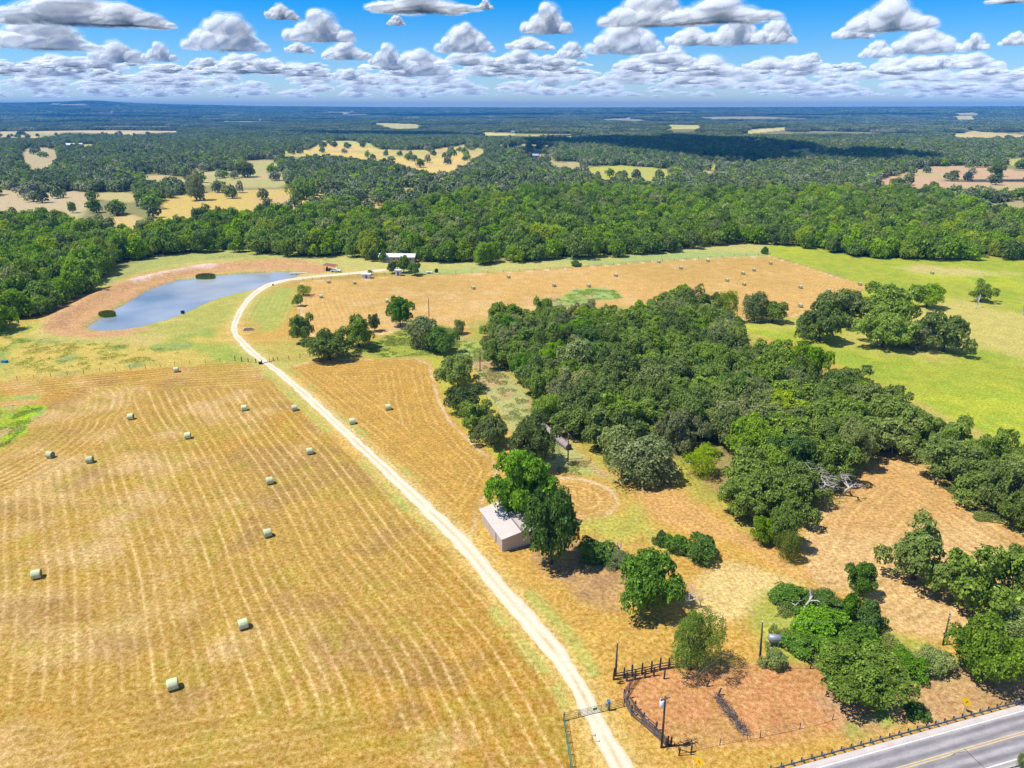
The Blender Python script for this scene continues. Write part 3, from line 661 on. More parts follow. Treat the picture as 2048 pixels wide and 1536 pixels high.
# ---------------------------------------------------------------- trees: prototype meshes in unit size (radius 1, height 1)
def leaf_quads(P, Nn, size, rs, asp=0.8):
    n = len(P)
    r = rs.normal(size=(n, 3)); t = np.cross(Nn, r); t /= np.linalg.norm(t, axis=1)[:, None] + 1e-9
    b = np.cross(Nn, t)
    s = size[:, None]
    fold = Nn * s * .28
    k = rs.uniform(.7, 1.3, (n, 4))
    v0 = P - t * s * k[:, :1]; v1 = P - b * s * asp * k[:, 1:2] + fold; v2 = P + t * s * k[:, 2:3]; v3 = P + b * s * asp * k[:, 3:4] + fold
    V = np.stack([v0, v1, v2, v3], 1).reshape(-1, 3)
    Fq = np.arange(4 * n).reshape(n, 4)
    return V, Fq
def make_crown(seed, nblob, nleaf, lsize, zc=.52, zb=.46, spread=.76, rb=(.24, .40), hang=0., ztop=1.0, gaps=0.0, asp=.8):
    rs = np.random.RandomState(seed)
    cs = []; rr = []
    for i in range(nblob):
        th = 2 * pi * (i * .618 + rs.uniform(-.12, .12)); ph = rs.uniform(-.7, 1.0)
        rad = rs.uniform(.40, 1.12) * spread
        h = sqrt(max(0, 1 - max(ph, 0) ** 2))
        cs.append((cos(th) * h * rad, sin(th) * h * rad, zc + zb * ph * rad * 1.0)); rr.append(rs.uniform(*rb))
    for i in range(4): cs.append((cos(i * 1.6 + seed) * .42 * spread, sin(i * 1.6 + seed) * .42 * spread, zc - zb * .52)); rr.append(rb[1] * .9)
    for i in range(3): cs.append((rs.uniform(-.2, .2), rs.uniform(-.2, .2), zc + zb * rs.uniform(.0, .55))); rr.append(rb[1])
    cs = np.array(cs); rr = np.array(rr)
    sq = zb / .62                                              # vertical squash of the lobes
    w = rr ** 2 / (rr ** 2).sum()
    which = rs.choice(len(cs), int(nleaf * 1.5), p=w)
    d = rs.normal(size=(len(which), 3)); d /= np.linalg.norm(d, axis=1)[:, None]
    d[:, 2] = np.where(d[:, 2] < -.45, -d[:, 2], d[:, 2])
    lump = vnoise3(d[:, 0] * 2.6 + which * 3.1, d[:, 1] * 2.6, d[:, 2] * 2.6, seed)
    rad = rr[which] * (.48 + .76 * lump + rs.uniform(-.10, .10, len(which)))
    off = d * rad[:, None] * np.array([1, 1, sq])
    P = cs[which] + off
    if hang: P[:, 2] -= hang * rs.uniform(0, 1, len(P)) ** 2 * np.hypot(P[:, 0], P[:, 1])
    keep = np.ones(len(P), bool)
    for c, r in zip(cs, rr):
        q = (P - c) / np.array([1, 1, sq]); keep &= ~(np.linalg.norm(q, axis=1) < r * .5)
    if gaps: keep &= vnoise3(P[:, 0] * 3.2, P[:, 1] * 3.2, P[:, 2] * 5, seed + 3) > gaps
    P = P[keep]; d = d[keep]; lump = lump[keep]
    if len(P) > nleaf: P = P[:nleaf]; d = d[:nleaf]; lump = lump[:nleaf]
    Nn = d * .9 + rs.normal(size=P.shape) * .55; Nn[:, 2] += .55; Nn[:, 0] -= .12; Nn /= np.linalg.norm(Nn, axis=1)[:, None]
    size = lsize * rs.uniform(.6, 1.35, len(P))
    V, Fq = leaf_quads(P, Nn, size, rs, asp)
    V[:, 2] = np.maximum(V[:, 2], .01)
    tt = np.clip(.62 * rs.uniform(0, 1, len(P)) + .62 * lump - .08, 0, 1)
    return V, Fq, np.repeat(tt, 4), cs, rr
def make_trunk(seed, cs, rr, tr=.055, fork=.26, n=6, lean=0.0):
    rs = random.Random(seed); mb = MB()
    top = Vector((lean, 0, fork))
    mb.tube([(0, 0, -.01), (lean * .4, .01, fork * .5), top], [tr * 1.3, tr, tr * .85], n)
    order = sorted(range(len(cs)), key=lambda i: -rr[i])[:7]
    for i in order:
        c = Vector(cs[i]); m = top.lerp(c, .5) + Vector((rs.uniform(-.05, .05), rs.uniform(-.05, .05), .04))
        mb.tube([top, m, c], [tr * .6, tr * .38, tr * .12], 5)
        for k in range(2):
            e = c + Vector((rs.uniform(-.2, .2), rs.uniform(-.2, .2), rs.uniform(0, .15)))
            mb.tube([m, m.lerp(e, .6) + Vector((0, 0, .02)), e], [tr * .28, tr * .16, tr * .05], 4)
    return mb

PROTO = {}
def proto(key, mat, n, bm='bark', **k):
    out = []
    seed0 = sum(ord(c) for c in key) * 13
    tr = k.pop('tr', .055); fork = k.pop('fork', .2); lean = k.pop('lean', 0)
    for i in range(n):
        V, Fq, tt, cs, rr = make_crown(seed0 + i * 7, **k)
        cm = np_mesh('crown', V, Fq, M[mat], False, {'tint': ('FLOAT', tt)})
        tm = make_trunk(seed0 + i, cs, rr, tr, fork, lean=lean).mesh('trunk', M[bm], True)
        out.append((cm, tm))
    PROTO[key] = out
# near kinds
proto('oak', 'oak', 6, nblob=26, nleaf=15000, lsize=.027, rb=(.14, .30), spread=.84)
proto('oak_open', 'oak', 2, nblob=13, nleaf=9000, lsize=.030, rb=(.20, .33), gaps=.32, spread=.82)
proto('fresh', 'fresh', 3, nblob=16, nleaf=16000, lsize=.027, rb=(.20, .34), zc=.54, zb=.46)
proto('olive', 'creek', 3, nblob=22, nleaf=16000, lsize=.026, rb=(.19, .32), zc=.52, zb=.47)
proto('willow', 'willow', 2, nblob=14, nleaf=11000, lsize=.026, rb=(.2, .34), hang=.16, zc=.54, zb=.44, asp=.35, spread=.8)
proto('bush', 'fresh', 3, nblob=11, nleaf=8000, lsize=.040, zc=.42, zb=.5, rb=(.28, .42), tr=.03, fork=.1)
proto('lime', 'lime', 1, nblob=9, nleaf=6000, lsize=.034, zc=.45, zb=.5, rb=(.3, .45), asp=.4, tr=.03, fork=.1)
proto('grey', 'grey', 2, nblob=12, nleaf=11000, lsize=.030, zc=.48, zb=.48, rb=(.28, .42), hang=.22, tr=.04, fork=.15)
# middle distance and far
proto('creek', 'creek', 4, nblob=12, nleaf=3800, lsize=.050, rb=(.26, .42), zc=.50, zb=.48)
proto('oak_mid', 'oak', 3, nblob=11, nleaf=3800, lsize=.048, rb=(.26, .42))
proto('far_oak', 'far', 3, nblob=6, nleaf=420, lsize=.13, rb=(.36, .52))
proto('far_creek', 'creek', 2, nblob=6, nleaf=420, lsize=.13, rb=(.36, .52), zc=.55, zb=.44)

SRC = {}                                                 # first placed tree of every mesh: geometry nodes read these
KN = {k: len(v) for k, v in PROTO.items()}
def tree_at(x, y, R, H, key, var, rz, label, group=None, z=None, cat='tree', name='tree'):
    cm, tm = PROTO[key][var % KN[key]]
    e = empty(name, (x, y, Hf1(x, y) if z is None else z), rz); e.scale = (R, R, H)
    tag(e, label, cat, group)
    c = link('crown', cm, e); t = link('trunk', tm, e)
    SRC.setdefault((key, var % KN[key]), (c, t))
    return e
def tree_px(cx, yt, yb, w, key, label, var=None, name='tree', cat='tree', group=None, clear=.04):
    ym = (yt + yb) / 2; 
    for _ in range(2):
        gx, gy = G(cx, ym, 3.0)
        zc_ = gy * cos(TH) + (CH - 3) * sin(TH); s = F / zc_
    phi = math.atan2(CH - 3, hypot(gx, gy))
    R = w / 2 / s * 1.02; half = (yb - yt) / 2 / s
    b = sqrt(max(half ** 2 - (R * sin(phi)) ** 2, .05)) / cos(phi); b = min(max(b, .42 * R), 1.5 * R)
    z0 = b * (1 + clear); H = z0 + b
    gx, gy = G(cx, ym, z0)
    v = var if var is not None else rnd.randrange(8)
    return tree_at(gx, gy, R, H, key, v, rnd.uniform(0, 2 * pi), label, group, name=name, cat=cat)

TREES = [
 (1045, 903, 1042, 152, 'fresh', 'tall bright green pecan tree towering behind the pinkish metal barn', 0),
 (1103, 982, 1128, 124, 'fresh', 'blue-green tree overhanging the right end of the metal barn', 1),
 (1300, 1090, 1224, 142, 'fresh', 'rounded green tree with bare bleached branches on its right side', 2),
 (1386, 1218, 1348, 124, 'willow', 'feathery light green tree shading the corral posts', 0),
 (1725, 1282, 1425, 190, 'olive', 'large olive green tree beside the highway verge', 0),
 (1975, 1238, 1370, 145, 'olive', 'bright yellow-green tree beside the highway at the right edge', 0),
 (1840, 1040, 1168, 150, 'oak_open', 'open-crowned oak with visible dark trunk in the mown clearing', 0),
 (1960, 1080, 1228, 185, 'oak_open', 'wide dark oak right of the open-crowned oak in the clearing', 1),
 (2075, 1085, 1215, 150, 'oak', 'dark oak cut by the right edge beside the clearing', 2),
 (1725, 1122, 1196, 68, 'fresh', 'small lone green tree on the mown clearing', 0),
 (1645, 602, 680, 90, 'oak', 'broad oak at the left front of the pasture clump, shadow on green grass', 0),
 (1692, 577, 648, 100, 'oak', 'oak between the hay field corner and the bare dead tree', 1),
 (1782, 567, 652, 118, 'oak', 'tall oak at the back of the pasture clump near the hay field corner', 2),
 (1858, 566, 614, 62, 'olive', 'compact green tree standing alone behind the pasture oaks', 1),
 (1965, 562, 602, 52, 'oak_open', 'sparse lone tree above a leaning dead trunk in the pasture', 0),
 (1772, 618, 694, 110, 'oak', 'wide oak at the front centre of the pasture clump', 3),
 (1832, 640, 696, 72, 'grey', 'thin half-dead grey tree between two pasture oaks', 0),
 (1895, 626, 702, 94, 'oak', 'rounded oak at the right end of the pasture clump', 1),
 (1512, 588, 642, 54, 'grey', 'pale vine-draped tree between hay field and green pasture', 1),
 (1548, 600, 644, 58, 'oak', 'dark oak with dead twigs right of the vine-draped tree', 2),
 (1456, 578, 642, 54, 'lime', 'yellow-green tree at the back corner of the oak grove', 0),
 (602, 628, 683, 56, 'oak', 'dark round oak left of the weedy gully beside the drive', 3),
 (655, 655, 720, 96, 'oak', 'broad oak at the south-west end of the weedy gully', 0),
 (716, 630, 694, 78, 'oak_open', 'open oak in the middle of the weedy gully', 1),
 (748, 628, 662, 26, 'oak', 'slender small oak behind the open gully oak', 2),
 (799, 596, 652, 58, 'fresh', 'upright green tree at the back of the gully touching the hay field', 0),
 (846, 630, 694, 84, 'grey', 'silvery willow-like tree at the east end of the gully', 0),
 (880, 650, 706, 70, 'fresh', 'leafy green tree with yellow tips at the gully end', 2),
 (918, 640, 668, 28, 'grey', 'small wispy grey bush west of the oak grove', 1),
 (606, 568, 591, 34, 'lime', 'small bright green tree by the fence south-east of the pond', 0),
 (595, 588, 612, 21, 'oak', 'small dark bush just below the bright green fence tree', 1),
 (915, 706, 778, 86, 'oak', 'northernmost dark oak in the row along the curved hay edge', 1),
 (926, 768, 828, 82, 'oak', 'second dark oak from the north in the curved hay edge row', 2),
 (951, 800, 862, 78, 'oak', 'third dark oak from the north in the curved hay edge row', 3),
 (985, 825, 892, 78, 'oak', 'pale-topped oak at the south end of the curved hay edge row', 0),
 (1066, 832, 932, 104, 'oak', 'large rounded dark oak beside the row of old hay bales', 2),
 (1085, 487, 518, 36, 'creek', 'small round tree in the grass north of the pink hay field', 0),
 (1035, 494, 518, 24, 'creek', 'smallest round tree left of its twin north of the hay field', 1),
 (744, 497, 522, 18, 'creek', 'small tree on the drive side of the long white-roofed house', 0),
 (766, 498, 526, 16, 'creek', 'thin tree in front of the long house left corner', 1),
 (785, 522, 546, 24, 'oak', 'dark bush beside the drive end near the small white shed', 0),
 (807, 510, 544, 32, 'oak', 'tall dark tree in front of the long white-roofed house', 1),
 (829, 524, 550, 32, 'fresh', 'bright round tree right of the small white shed', 1),
 (740, 539, 550, 12, 'lime', 'tiny tree touching the white box shed by the drive', 0),
 (1408, 884, 952, 76, 'lime', 'bright lime shrub in the gap of the oak grove', 0),
 (1290, 870, 970, 150, 'grey', 'large vine-covered oak on the southern edge of the grove', 1),
 (1570, 1000, 1095, 80, 'olive', 'yellowish tree at the southern tip of the oak grove', 2),
 (1580, 1055, 1122, 58, 'lime', 'bright sapling below the southern tip of the grove', 0),
 (1530, 1030, 1090, 60, 'olive', 'dark green tree tucked under the southern grove tip', 3),
 (389, 352, 396, 38, 'oak_mid', 'dark oak standing alone in front of the golden far pasture', 0),
 (600, 362, 405, 42, 'oak_mid', 'tall dark oak at the right end of the golden far pasture', 1),
 (1992, 322, 350, 30, 'oak_open', 'solitary spreading tree on the bare brown far field', 0),
 (487, 325, 352, 42, 'oak_mid', 'round oak pair at the edge of the pale far meadow', 2),
 (1795, 358, 380, 34, 'oak_mid', 'dark oak at the near edge of the brown far field', 0),
 (1865, 365, 385, 32, 'oak_mid', 'dark low oak right of the bleached snag by the brown field', 1),
 (143, 405, 425, 18, 'oak_mid', 'little round tree alone on the tan meadow at far left', 2),
]
for t in TREES: tree_px(t[0], t[1], t[2], t[3], t[4], t[5], var=t[6])
BUSHES = [
 (1190, 1068, 1128, 82, 'bush', 'dark shrub in the shade between the barn and the stump'),
 (1322, 1058, 1092, 32, 'bush', 'small round shrub at the left end of the hedge clump'),
 (1356, 1062, 1108, 52, 'bush', 'middle shrub of the hedge clump on the mown yard'),
 (1402, 1060, 1122, 82, 'bush', 'largest shrub of the hedge clump casting a shadow right'),
 (1580, 1165, 1212, 82, 'bush', 'low leafy shrub left of the leaning dead trunk'),
 (1650, 1172, 1232, 86, 'bush', 'dense shrub right of the leaning dead trunk'),
 (1702, 1182, 1240, 52, 'bush', 'narrow upright shrub between the thicket and the clearing'),
 (1645, 1205, 1292, 112, 'bush', 'big leafy shrub in the middle of the roadside thicket'),
 (1708, 1232, 1306, 112, 'bush', 'bluish leafy shrub near the clearing side of the thicket'),
 (1742, 1196, 1262, 62, 'bush', 'shrub at the clearing corner of the roadside thicket'),
 (1815, 1292, 1358, 84, 'bush', 'blue-green shrub right of the large olive tree'),
 (1868, 1290, 1352, 80, 'grey', 'pale viny shrub at the foot of the crossarm pole'),
 (1668, 1268, 1345, 90, 'bush', 'shrub behind the large olive tree toward the tank'),
 (2035, 1275, 1335, 110, 'bush', 'bright shrub right of the yellow-green tree'),
 (2025, 1210, 1275, 115, 'grey', 'grey viny mound above the yellow-green tree'),
 (1550, 1296, 1342, 56, 'grey', 'vine-covered mound beside the silver tank'),
 (1600, 1255, 1312, 78, 'bush', 'low weedy shrub behind the silver tank'),
 (1530, 493, 508, 16, 'bush', 'dark bush beside the far corner of the pink hay field'),
 (1152, 521, 532, 26, 'bush', 'low dark bush on the fence north of the hay field'),
 (1835, 1408, 1432, 54, 'bush', 'low green bush between the guardrail and the tree shadow'),
 (1240, 1100, 1135, 60, 'grey', 'yellowish weedy shrub beside the bleached stump'),
 (1027, 1150, 1150.5, 1, 'bush', ''),
 (2046, 1502, 1540, 26, 'lime', 'bright weeds by the far guardrail in the bottom right corner'),
]
for t in BUSHES:
    if t[5]: tree_px(t[0], t[1], t[2], t[3], t[4], t[5], name='shrub', cat='shrub', clear=.0)

# forests ------------------------------------------------------
P_CREEK = [(-350, 700), (0, 640), (60, 615), (130, 592), (190, 565), (205, 550), (215, 532), (250, 512), (300, 497), (380, 492), (440, 484), (500, 490), (560, 495), (640, 500), (700, 500), (850, 508), (960, 512), (1050, 505), (1200, 500), (1330, 490), (1400, 481), (1480, 473), (1560, 474), (1640, 484), (1720, 498), (1850, 504), (2048, 502), (2500, 508), (2500, 430), (2048, 428), (1980, 430), (1900, 390), (1750, 385), (1500, 385), (1200, 380), (930, 390), (790, 415), (700, 430), (640, 425), (590, 428), (520, 432), (450, 438), (380, 444), (320, 448), (300, 460), (250, 468), (230, 455), (150, 448), (120, 430), (60, 440), (0, 440), (-350, 450)]
def hexpts(x0, x1, y0, y1, s, rs, jit=.36):
    nx = int((x1 - x0) / s) + 1; ny = int((y1 - y0) / (s * .866)) + 1
    j, i = np.meshgrid(np.arange(ny), np.arange(nx), indexing='ij')
    x = x0 + (i + .5 * (j % 2)) * s + rs.uniform(-jit, jit, i.shape) * s
    y = y0 + j * s * .866 + rs.uniform(-jit, jit, i.shape) * s
    return x.ravel(), y.ravel()
cand = []                                                # x, y, R, H, key, region
def in_view(x, y, m=160, z=0):
    px, py = px_of(x, y, z); return (px > -m) & (px < 2048 + m) & (y > 0) & (py < 1536 + m)
# shift: the outlines bound crowns ~5 m up
def crown_sd(poly, x, y, zc, pad=400):
    px, py = px_of(x, y, zc); gx, gy = np.vectorize(G)(px, py); return sdist(poly, gx, gy, pad)
x, y = hexpts(-20, 330, 90, 330, 9.0, RS)
sd = crown_sd(P_GROVE, x, y, 5.0)
k = (sd < -2.6) & in_view(x, y)
DEAD_SPOTS = [(*G(1640, 975, 4), 4.0), (*G(1672, 965, 4), 3.5), (*G(1675, 990, 2), 4)]
lime = np.hypot(x - G(1410, 925, 2)[0], y - G(1410, 925, 2)[1]) > 10
lime &= np.hypot(x - G(1405, 960, 4)[0], y - G(1405, 960, 4)[1]) > 6.5; gx, gy = G(1290, 925, 4); k &= lime & (np.hypot(x - gx, y - gy) > 8)
for a, b, c in zip(x[k], y[k], sd[k]):
    R = rnd.uniform(5.6, 8.2)
    R = max(3.2, min(R, -c + 2.0))
    key = rnd.choices(['oak', 'oak_open', 'olive', 'grey', 'fresh'], [74, 12, 6, 3.5, 4.5])[0]
    if any(hypot(a - q[0], b - q[1]) < q[2] for q in DEAD_SPOTS): continue
    cand.append((a, b, R, rnd.uniform(8.5, 12.5), key, 'grove'))
x, y = hexpts(-700, 800, 230, 800, 9.6, RS)
sd = crown_sd(P_CREEK, x, y, 5.5); k = (sd < -3.0) & in_view(x, y)
nn = fbm(x / 60, y / 60, 71, 3)
for a, b, c, d in zip(x[k], y[k], sd[k], nn[k]):
    hx_, hy_ = G(796, 523)
    if abs(a - hx_) < 15 and b < hy_ + 9: continue
    R = min(rnd.uniform(5.0, 8.8), -c + 2.0); key = 'creek' if rnd.random() < (.86 if d > .46 else .55) else 'oak_mid'
    cand.append((a, b, R, R * rnd.uniform(1.35, 1.95), key, 'creek'))
# wooded country further back, open fields left out
x, y = hexpts(-1900, 1900, 440, 2450, 10.0, RS)
px, py = px_of(x, y, 4)
k = in_view(x, y) & (py < 440) & (crown_sd(P_CREEK, x, y, 5.5) > 1)
x, y = x[k], y[k]
op = np.full(len(x), 1e3)
px9, py9 = px_of(x, y, 7.5); gx9, gy9 = np.vectorize(G)(px9, py9)
for poly, _c in OPEN:
    pad = 60; op = np.minimum(op, np.minimum(sdist(poly, x, y, pad), sdist(poly, gx9, gy9, pad)))
nn = fbm(x / 120, y / 120, 72, 4); n2_ = fbm(x / 35, y / 35, 73, 2)
thr = RS.uniform(0, 1, len(x))
inopen = op < 2
keep = np.where(inopen, (thr < .05) & (nn > .49), (nn > .385) | (thr < .22))
x, y, d = x[keep], y[keep], np.hypot(x[keep], y[keep])
far_pts = []
for a, b, c in zip(x, y, d):
    R = rnd.uniform(5.4, 8.2); Hh = rnd.uniform(7.0, 11.5)
    key = ('oak_mid' if c < 620 else 'far_oak') if rnd.random() < .86 else ('creek' if c < 620 else 'far_creek')
    cand.append((a, b, R, Hh, key, 'far'))
zc_all = np.array([c[1] * cos(TH) + CH * sin(TH) for c in cand]); Rr_ = np.array([c[2] for c in cand])
vis = np.array([bool(in_view(np.array([c[0]]), np.array([c[1]]), 60, 5)[0]) for c in cand])
app = Rr_ / zc_all * np.where(vis, 1, .01)
order = np.argsort(-app)
NIND = 300 - len(TREES) - 6
edge_sd = {}
ind = [cand[i] for i in order[:NIND]]; rest = [cand[i] for i in order[NIND:]]
KW = {'oak': 'grey-green oak', 'oak_open': 'thin-crowned oak', 'creek': 'olive green tree', 'olive': 'yellow-green tree', 'grey': 'vine-draped grey tree', 'fresh': 'fresh green tree', 'oak_mid': 'dark oak'}
def zone_label(c):
    x_, y_, R_, H_, key, reg = c
    px, py = px_of(np.array([x_]), np.array([y_]), 5.0); px, py = float(px[0]), float(py[0]); w = KW[key]
    if reg == 'creek':
        if px < 260: return f'{w} in the creek wood left of the pond'
        if px < 760: return f'{w} in the creek wood behind the pond'
        if px < 1150: return f'{w} in the creek wood behind the long white house'
        if px < 1600: return f'{w} in the creek wood north of the pink hay field'
        return f'{w} in the creek wood bordering the far side of the green pasture'
    if reg == 'grove':
        sd = float(crown_sd(P_GROVE, np.array([x_]), np.array([y_]), 5.0)[0])
        if px > 1760: return f'{w} in the grove arm between green pasture and mown clearing'
        e = sd > -8.5
        if e and py < 660: return f'{w} on the back edge of the grove against the pink hay field'
        if e and px > 1480 and py < 900: return f'{w} on the grove edge against the green pasture'
        if e and px < 1180: return f'{w} on the grove edge facing the power line clearing'
        if e: return f'{w} on the southern grove edge above the mown yard'
        if py < 700: return f'{w} crown in the back third of the dense grove'
        if py < 800: return f'{w} crown in the middle of the dense grove'
        return f'{w} crown in the front third of the dense grove'
    return f'{w} in the woodland beyond the creek'
for c in ind:
    lb = zone_label(c)
    tree_at(c[0], c[1], c[2], c[3], c[4], rnd.randrange(8), rnd.uniform(0, 6.28), lb, group=lb.replace(' in ', 's in ', 1) if False else 'trees alike: ' + lb)
# make sure each far prototype exists as a placed tree
need = [(k, v) for k in ('creek', 'oak_mid', 'far_oak', 'far_creek', 'oak', 'oak_open', 'grey', 'fresh') for v in range(KN[k]) if (k, v) not in SRC]
for (k, v) in need:
    for i, c in enumerate(rest):
        if c[4] == k:
            w = KW.get(k, 'small far oak' if k == 'far_oak' else 'small far green tree')
            lb = f'{w} standing in the distant woodland'
            tree_at(c[0], c[1], c[2], c[3], k, v, 1.0, lb, group='trees alike: ' + lb); rest.pop(i); break

# one stuff object holds the rest: points with size and kind, geometry nodes put a tree on each
def patch_mesh():
    rs = np.random.RandomState(5); Vs = []; Fs = []; Ts = []; o = 0
    V, Fq, tt, cs, rr = make_crown(901, nblob=5, nleaf=110, lsize=.22, rb=(.38, .55))
    V2, Fq2, tt2, _, _ = make_crown(917, nblob=5, nleaf=110, lsize=.22, rb=(.38, .55))
    xs, ys = hexpts(-42, 42, -42, 42, 11.5, rs)
    for a, b in zip(xs, ys):
        if hypot(a, b) > 44: continue
        v, f, t = (V, Fq, tt) if rs.rand() < .5 else (V2, Fq2, tt2)
        r = rs.uniform(5.5, 8); h = rs.uniform(7, 12); an = rs.uniform(0, 6.28); ca, sa = cos(an), sin(an)
        q = np.stack([(v[:, 0] * ca - v[:, 1] * sa) * r + a, (v[:, 0] * sa + v[:, 1] * ca) * r + b, v[:, 2] * h], 1)
        Vs.append(q); Fs.append(f + o); Ts.append(np.clip(t * .6 + rs.uniform(0, .4), 0, 1)); o += len(v)
    return np_mesh('far_wood_canopy', np.concatenate(Vs), np.concatenate(Fs), M['far'], False, {'tint': ('FLOAT', np.concatenate(Ts))})
pm = patch_mesh()
x0_, y0_ = G(1500, 255)
po = link('far_wood', pm); po.location = (x0_, y0_, Hf1(x0_, y0_)); tag(po, 'patch of distant mixed woodland', kind='stuff')

def scatter(name, pts, scl, rot, kinds, sources, label):
    me = bpy.data.meshes.new(name); pts = np.asarray(pts, np.float32)
    me.vertices.add(len(pts)); me.vertices.foreach_set('co', pts.ravel())
    a = me.attributes.new('scl', 'FLOAT_VECTOR', 'POINT'); a.data.foreach_set('vector', np.asarray(scl, np.float32).ravel())
    a = me.attributes.new('rot', 'FLOAT_VECTOR', 'POINT'); a.data.foreach_set('vector', np.asarray(rot, np.float32).ravel())
    a = me.attributes.new('knd', 'INT', 'POINT'); a.data.foreach_set('value', np.asarray(kinds, np.int32))
    o = link(name, me); tag(o, label, kind='stuff')
    ng = bpy.data.node_groups.new(name + '_nodes', 'GeometryNodeTree')
    ng.interface.new_socket('Geometry', in_out='INPUT', socket_type='NodeSocketGeometry')
    ng.interface.new_socket('Geometry', in_out='OUTPUT', socket_type='NodeSocketGeometry')
    n = ng.nodes; l = ng.links
    gi = n.new('NodeGroupInput'); go = n.new('NodeGroupOutput'); jn = n.new('GeometryNodeJoinGeometry')
    def named(nm, t):
        q = n.new('GeometryNodeInputNamedAttribute'); q.data_type = t; q.inputs['Name'].default_value = nm; return q.outputs[0]
    sa = named('scl', 'FLOAT_VECTOR'); ra = named('rot', 'FLOAT_VECTOR'); ka = named('knd', 'INT')
    for i, objs in enumerate(sources):
        cmp_ = n.new('FunctionNodeCompare'); cmp_.data_type = 'INT'; cmp_.operation = 'EQUAL'
        l.new(ka, cmp_.inputs[2]); cmp_.inputs[3].default_value = i
        ip = n.new('GeometryNodeInstanceOnPoints'); l.new(gi.outputs[0], ip.inputs['Points']); l.new(cmp_.outputs[0], ip.inputs['Selection'])
        j2 = n.new('GeometryNodeJoinGeometry')
        for ob in objs:
            oi = n.new('GeometryNodeObjectInfo'); oi.transform_space = 'ORIGINAL'; oi.inputs['Object'].default_value = ob
            l.new(oi.outputs['Geometry'], j2.inputs[0])
        l.new(j2.outputs[0], ip.inputs['Instance']); l.new(sa, ip.inputs['Scale'])
        e2r = n.new('FunctionNodeEulerToRotation'); l.new(ra, e2r.inputs[0]); l.new(e2r.outputs[0], ip.inputs['Rotation'])
        l.new(ip.outputs[0], jn.inputs[0])
    l.new(jn.outputs[0], go.inputs[0])
    md = o.modifiers.new('scatter', 'NODES'); md.node_group = ng
    return o
kl = sorted(SRC); kidx = {k: i for i, k in enumerate(kl)}
ra_ = np.array([[c[0], c[1]] for c in rest]); hz = Hfar(ra_[:, 0], ra_[:, 1])
pts = np.c_[ra_, hz]; scl = [(c[2], c[2] * rnd.uniform(.85, 1.1), c[3]) for c in rest]; rot = [(0, 0, rnd.uniform(0, 6.28)) for _ in rest]
def pick(k):
    opts = [kidx[q] for q in kl if q[0] == k]; return rnd.choice(opts)
kinds = [pick(c[4]) for c in rest]
scatter('forest', pts, scl, rot, kinds, [SRC[k] for k in kl], 'woods of oak and creek trees reaching to the horizon')
# far patches
def ring(r0, r1, s):
    x, y = hexpts(-r1 * .8, r1 * .8, 600, r1, s, RS, .3)
    r = np.hypot(x, y); k = (r > r0) & (r < r1) & (np.abs(x) < y * .80 + 60)
    return x[k], y[k]
xa, ya = ring(2420, 5200, 62); xb, yb = ring(5200, 12400, 120)
x = np.r_[xa, xb]; y = np.r_[ya, yb]; big = np.r_[np.ones(len(xa)), np.full(len(xb), 1.75)]
op = np.full(len(x), 1e4)
for poly, _c in OPEN: op = np.minimum(op, sdist(poly, x, y, 100))
fz = fbm(x / 900, y / 260, 31, 3)
px9, py9 = px_of(x, y, 9.0); gx9, gy9 = np.vectorize(G)(px9, py9)
for poly, _c in OPEN: op = np.minimum(op, sdist(poly, gx9, gy9, 100))
k = (op > 30) & (fz < .61)
x, y, big = x[k], y[k], big[k]
scatter('far_forest', np.c_[x, y, Hfar(x, y)], np.c_[big, big, np.where(big > 1, 1.2, 1.)], np.c_[x * 0, x * 0, RS.uniform(0, 6.28, len(x))], np.zeros(len(x), int), [(po,)], 'far woodland fading blue toward the horizon')

# ---------------------------------------------------------------- bare and dead trees
def bare_mesh(seed, H=6.0, spread=.9, depth=4, r0=.16, lean=(0, 0), up=.55, kink=.25):
    rs = random.Random(seed); mb = MB()
    def grow(p, d, L, r, k):
        pts = [p]; rad = [r]; q = p.copy(); dd = d.copy()
        for s in range(3):
            dd = (dd + Vector((rs.uniform(-kink, kink), rs.uniform(-kink, kink), rs.uniform(-kink, kink) * .6))).normalized()
            q = q + dd * L / 3; pts.append(q.copy()); rad.append(r * (1 - .11 * (s + 1)))
        mb.tube(pts, rad, 5 if k < 2 else 4, cap=False)
        if k >= depth: return
        for _ in range(3 if k < 2 else 2 + (rs.random() < .5)):
            ax = Vector((rs.uniform(-1, 1), rs.uniform(-1, 1), rs.uniform(-.2, up))).normalized()
            nd = (dd * (1 - spread * .5) + ax * spread).normalized()
            grow(pts[rs.choice((2, 3))], nd, L * rs.uniform(.55, .8), rad[3] * .80, k + 1)
    grow(Vector((0, 0, -.1)), Vector((lean[0], lean[1], 1)).normalized(), H * .38, r0, 0)
    return mb
def bare_px(cx, yb, hpx, seed, label, name='dead_tree', mat='deadwood', z=0, **k):
    x_, y_ = G(cx, yb, z); s = scale_at(yb) * .85
    H = hpx / s
    o = bare_mesh(seed, H, **k).build(name, M[mat], None, True); o.location = (x_, y_, z); tag(o, label, 'dead tree'); return o
bare_px(1722, 648, 40, 3, 'bleached dead tree standing among the pasture oaks', depth=4, r0=.22)
bare_px(1950, 617, 34, 5, 'leaning grey dead trunk below the sparse lone pasture tree', depth=2, r0=.3, lean=(.35, 0), spread=.5)
bare_px(2044, 630, 40, 6, 'bare white snag at the right edge of the pasture', depth=3, r0=.25)
bare_px(1838, 690, 52, 12, 'bare grey crown rising between two pasture oaks', depth=5, r0=.2)
bare_px(1565, 642, 34, 14, 'dead twiggy tree on the right of the vine-draped tree', depth=4, r0=.12)
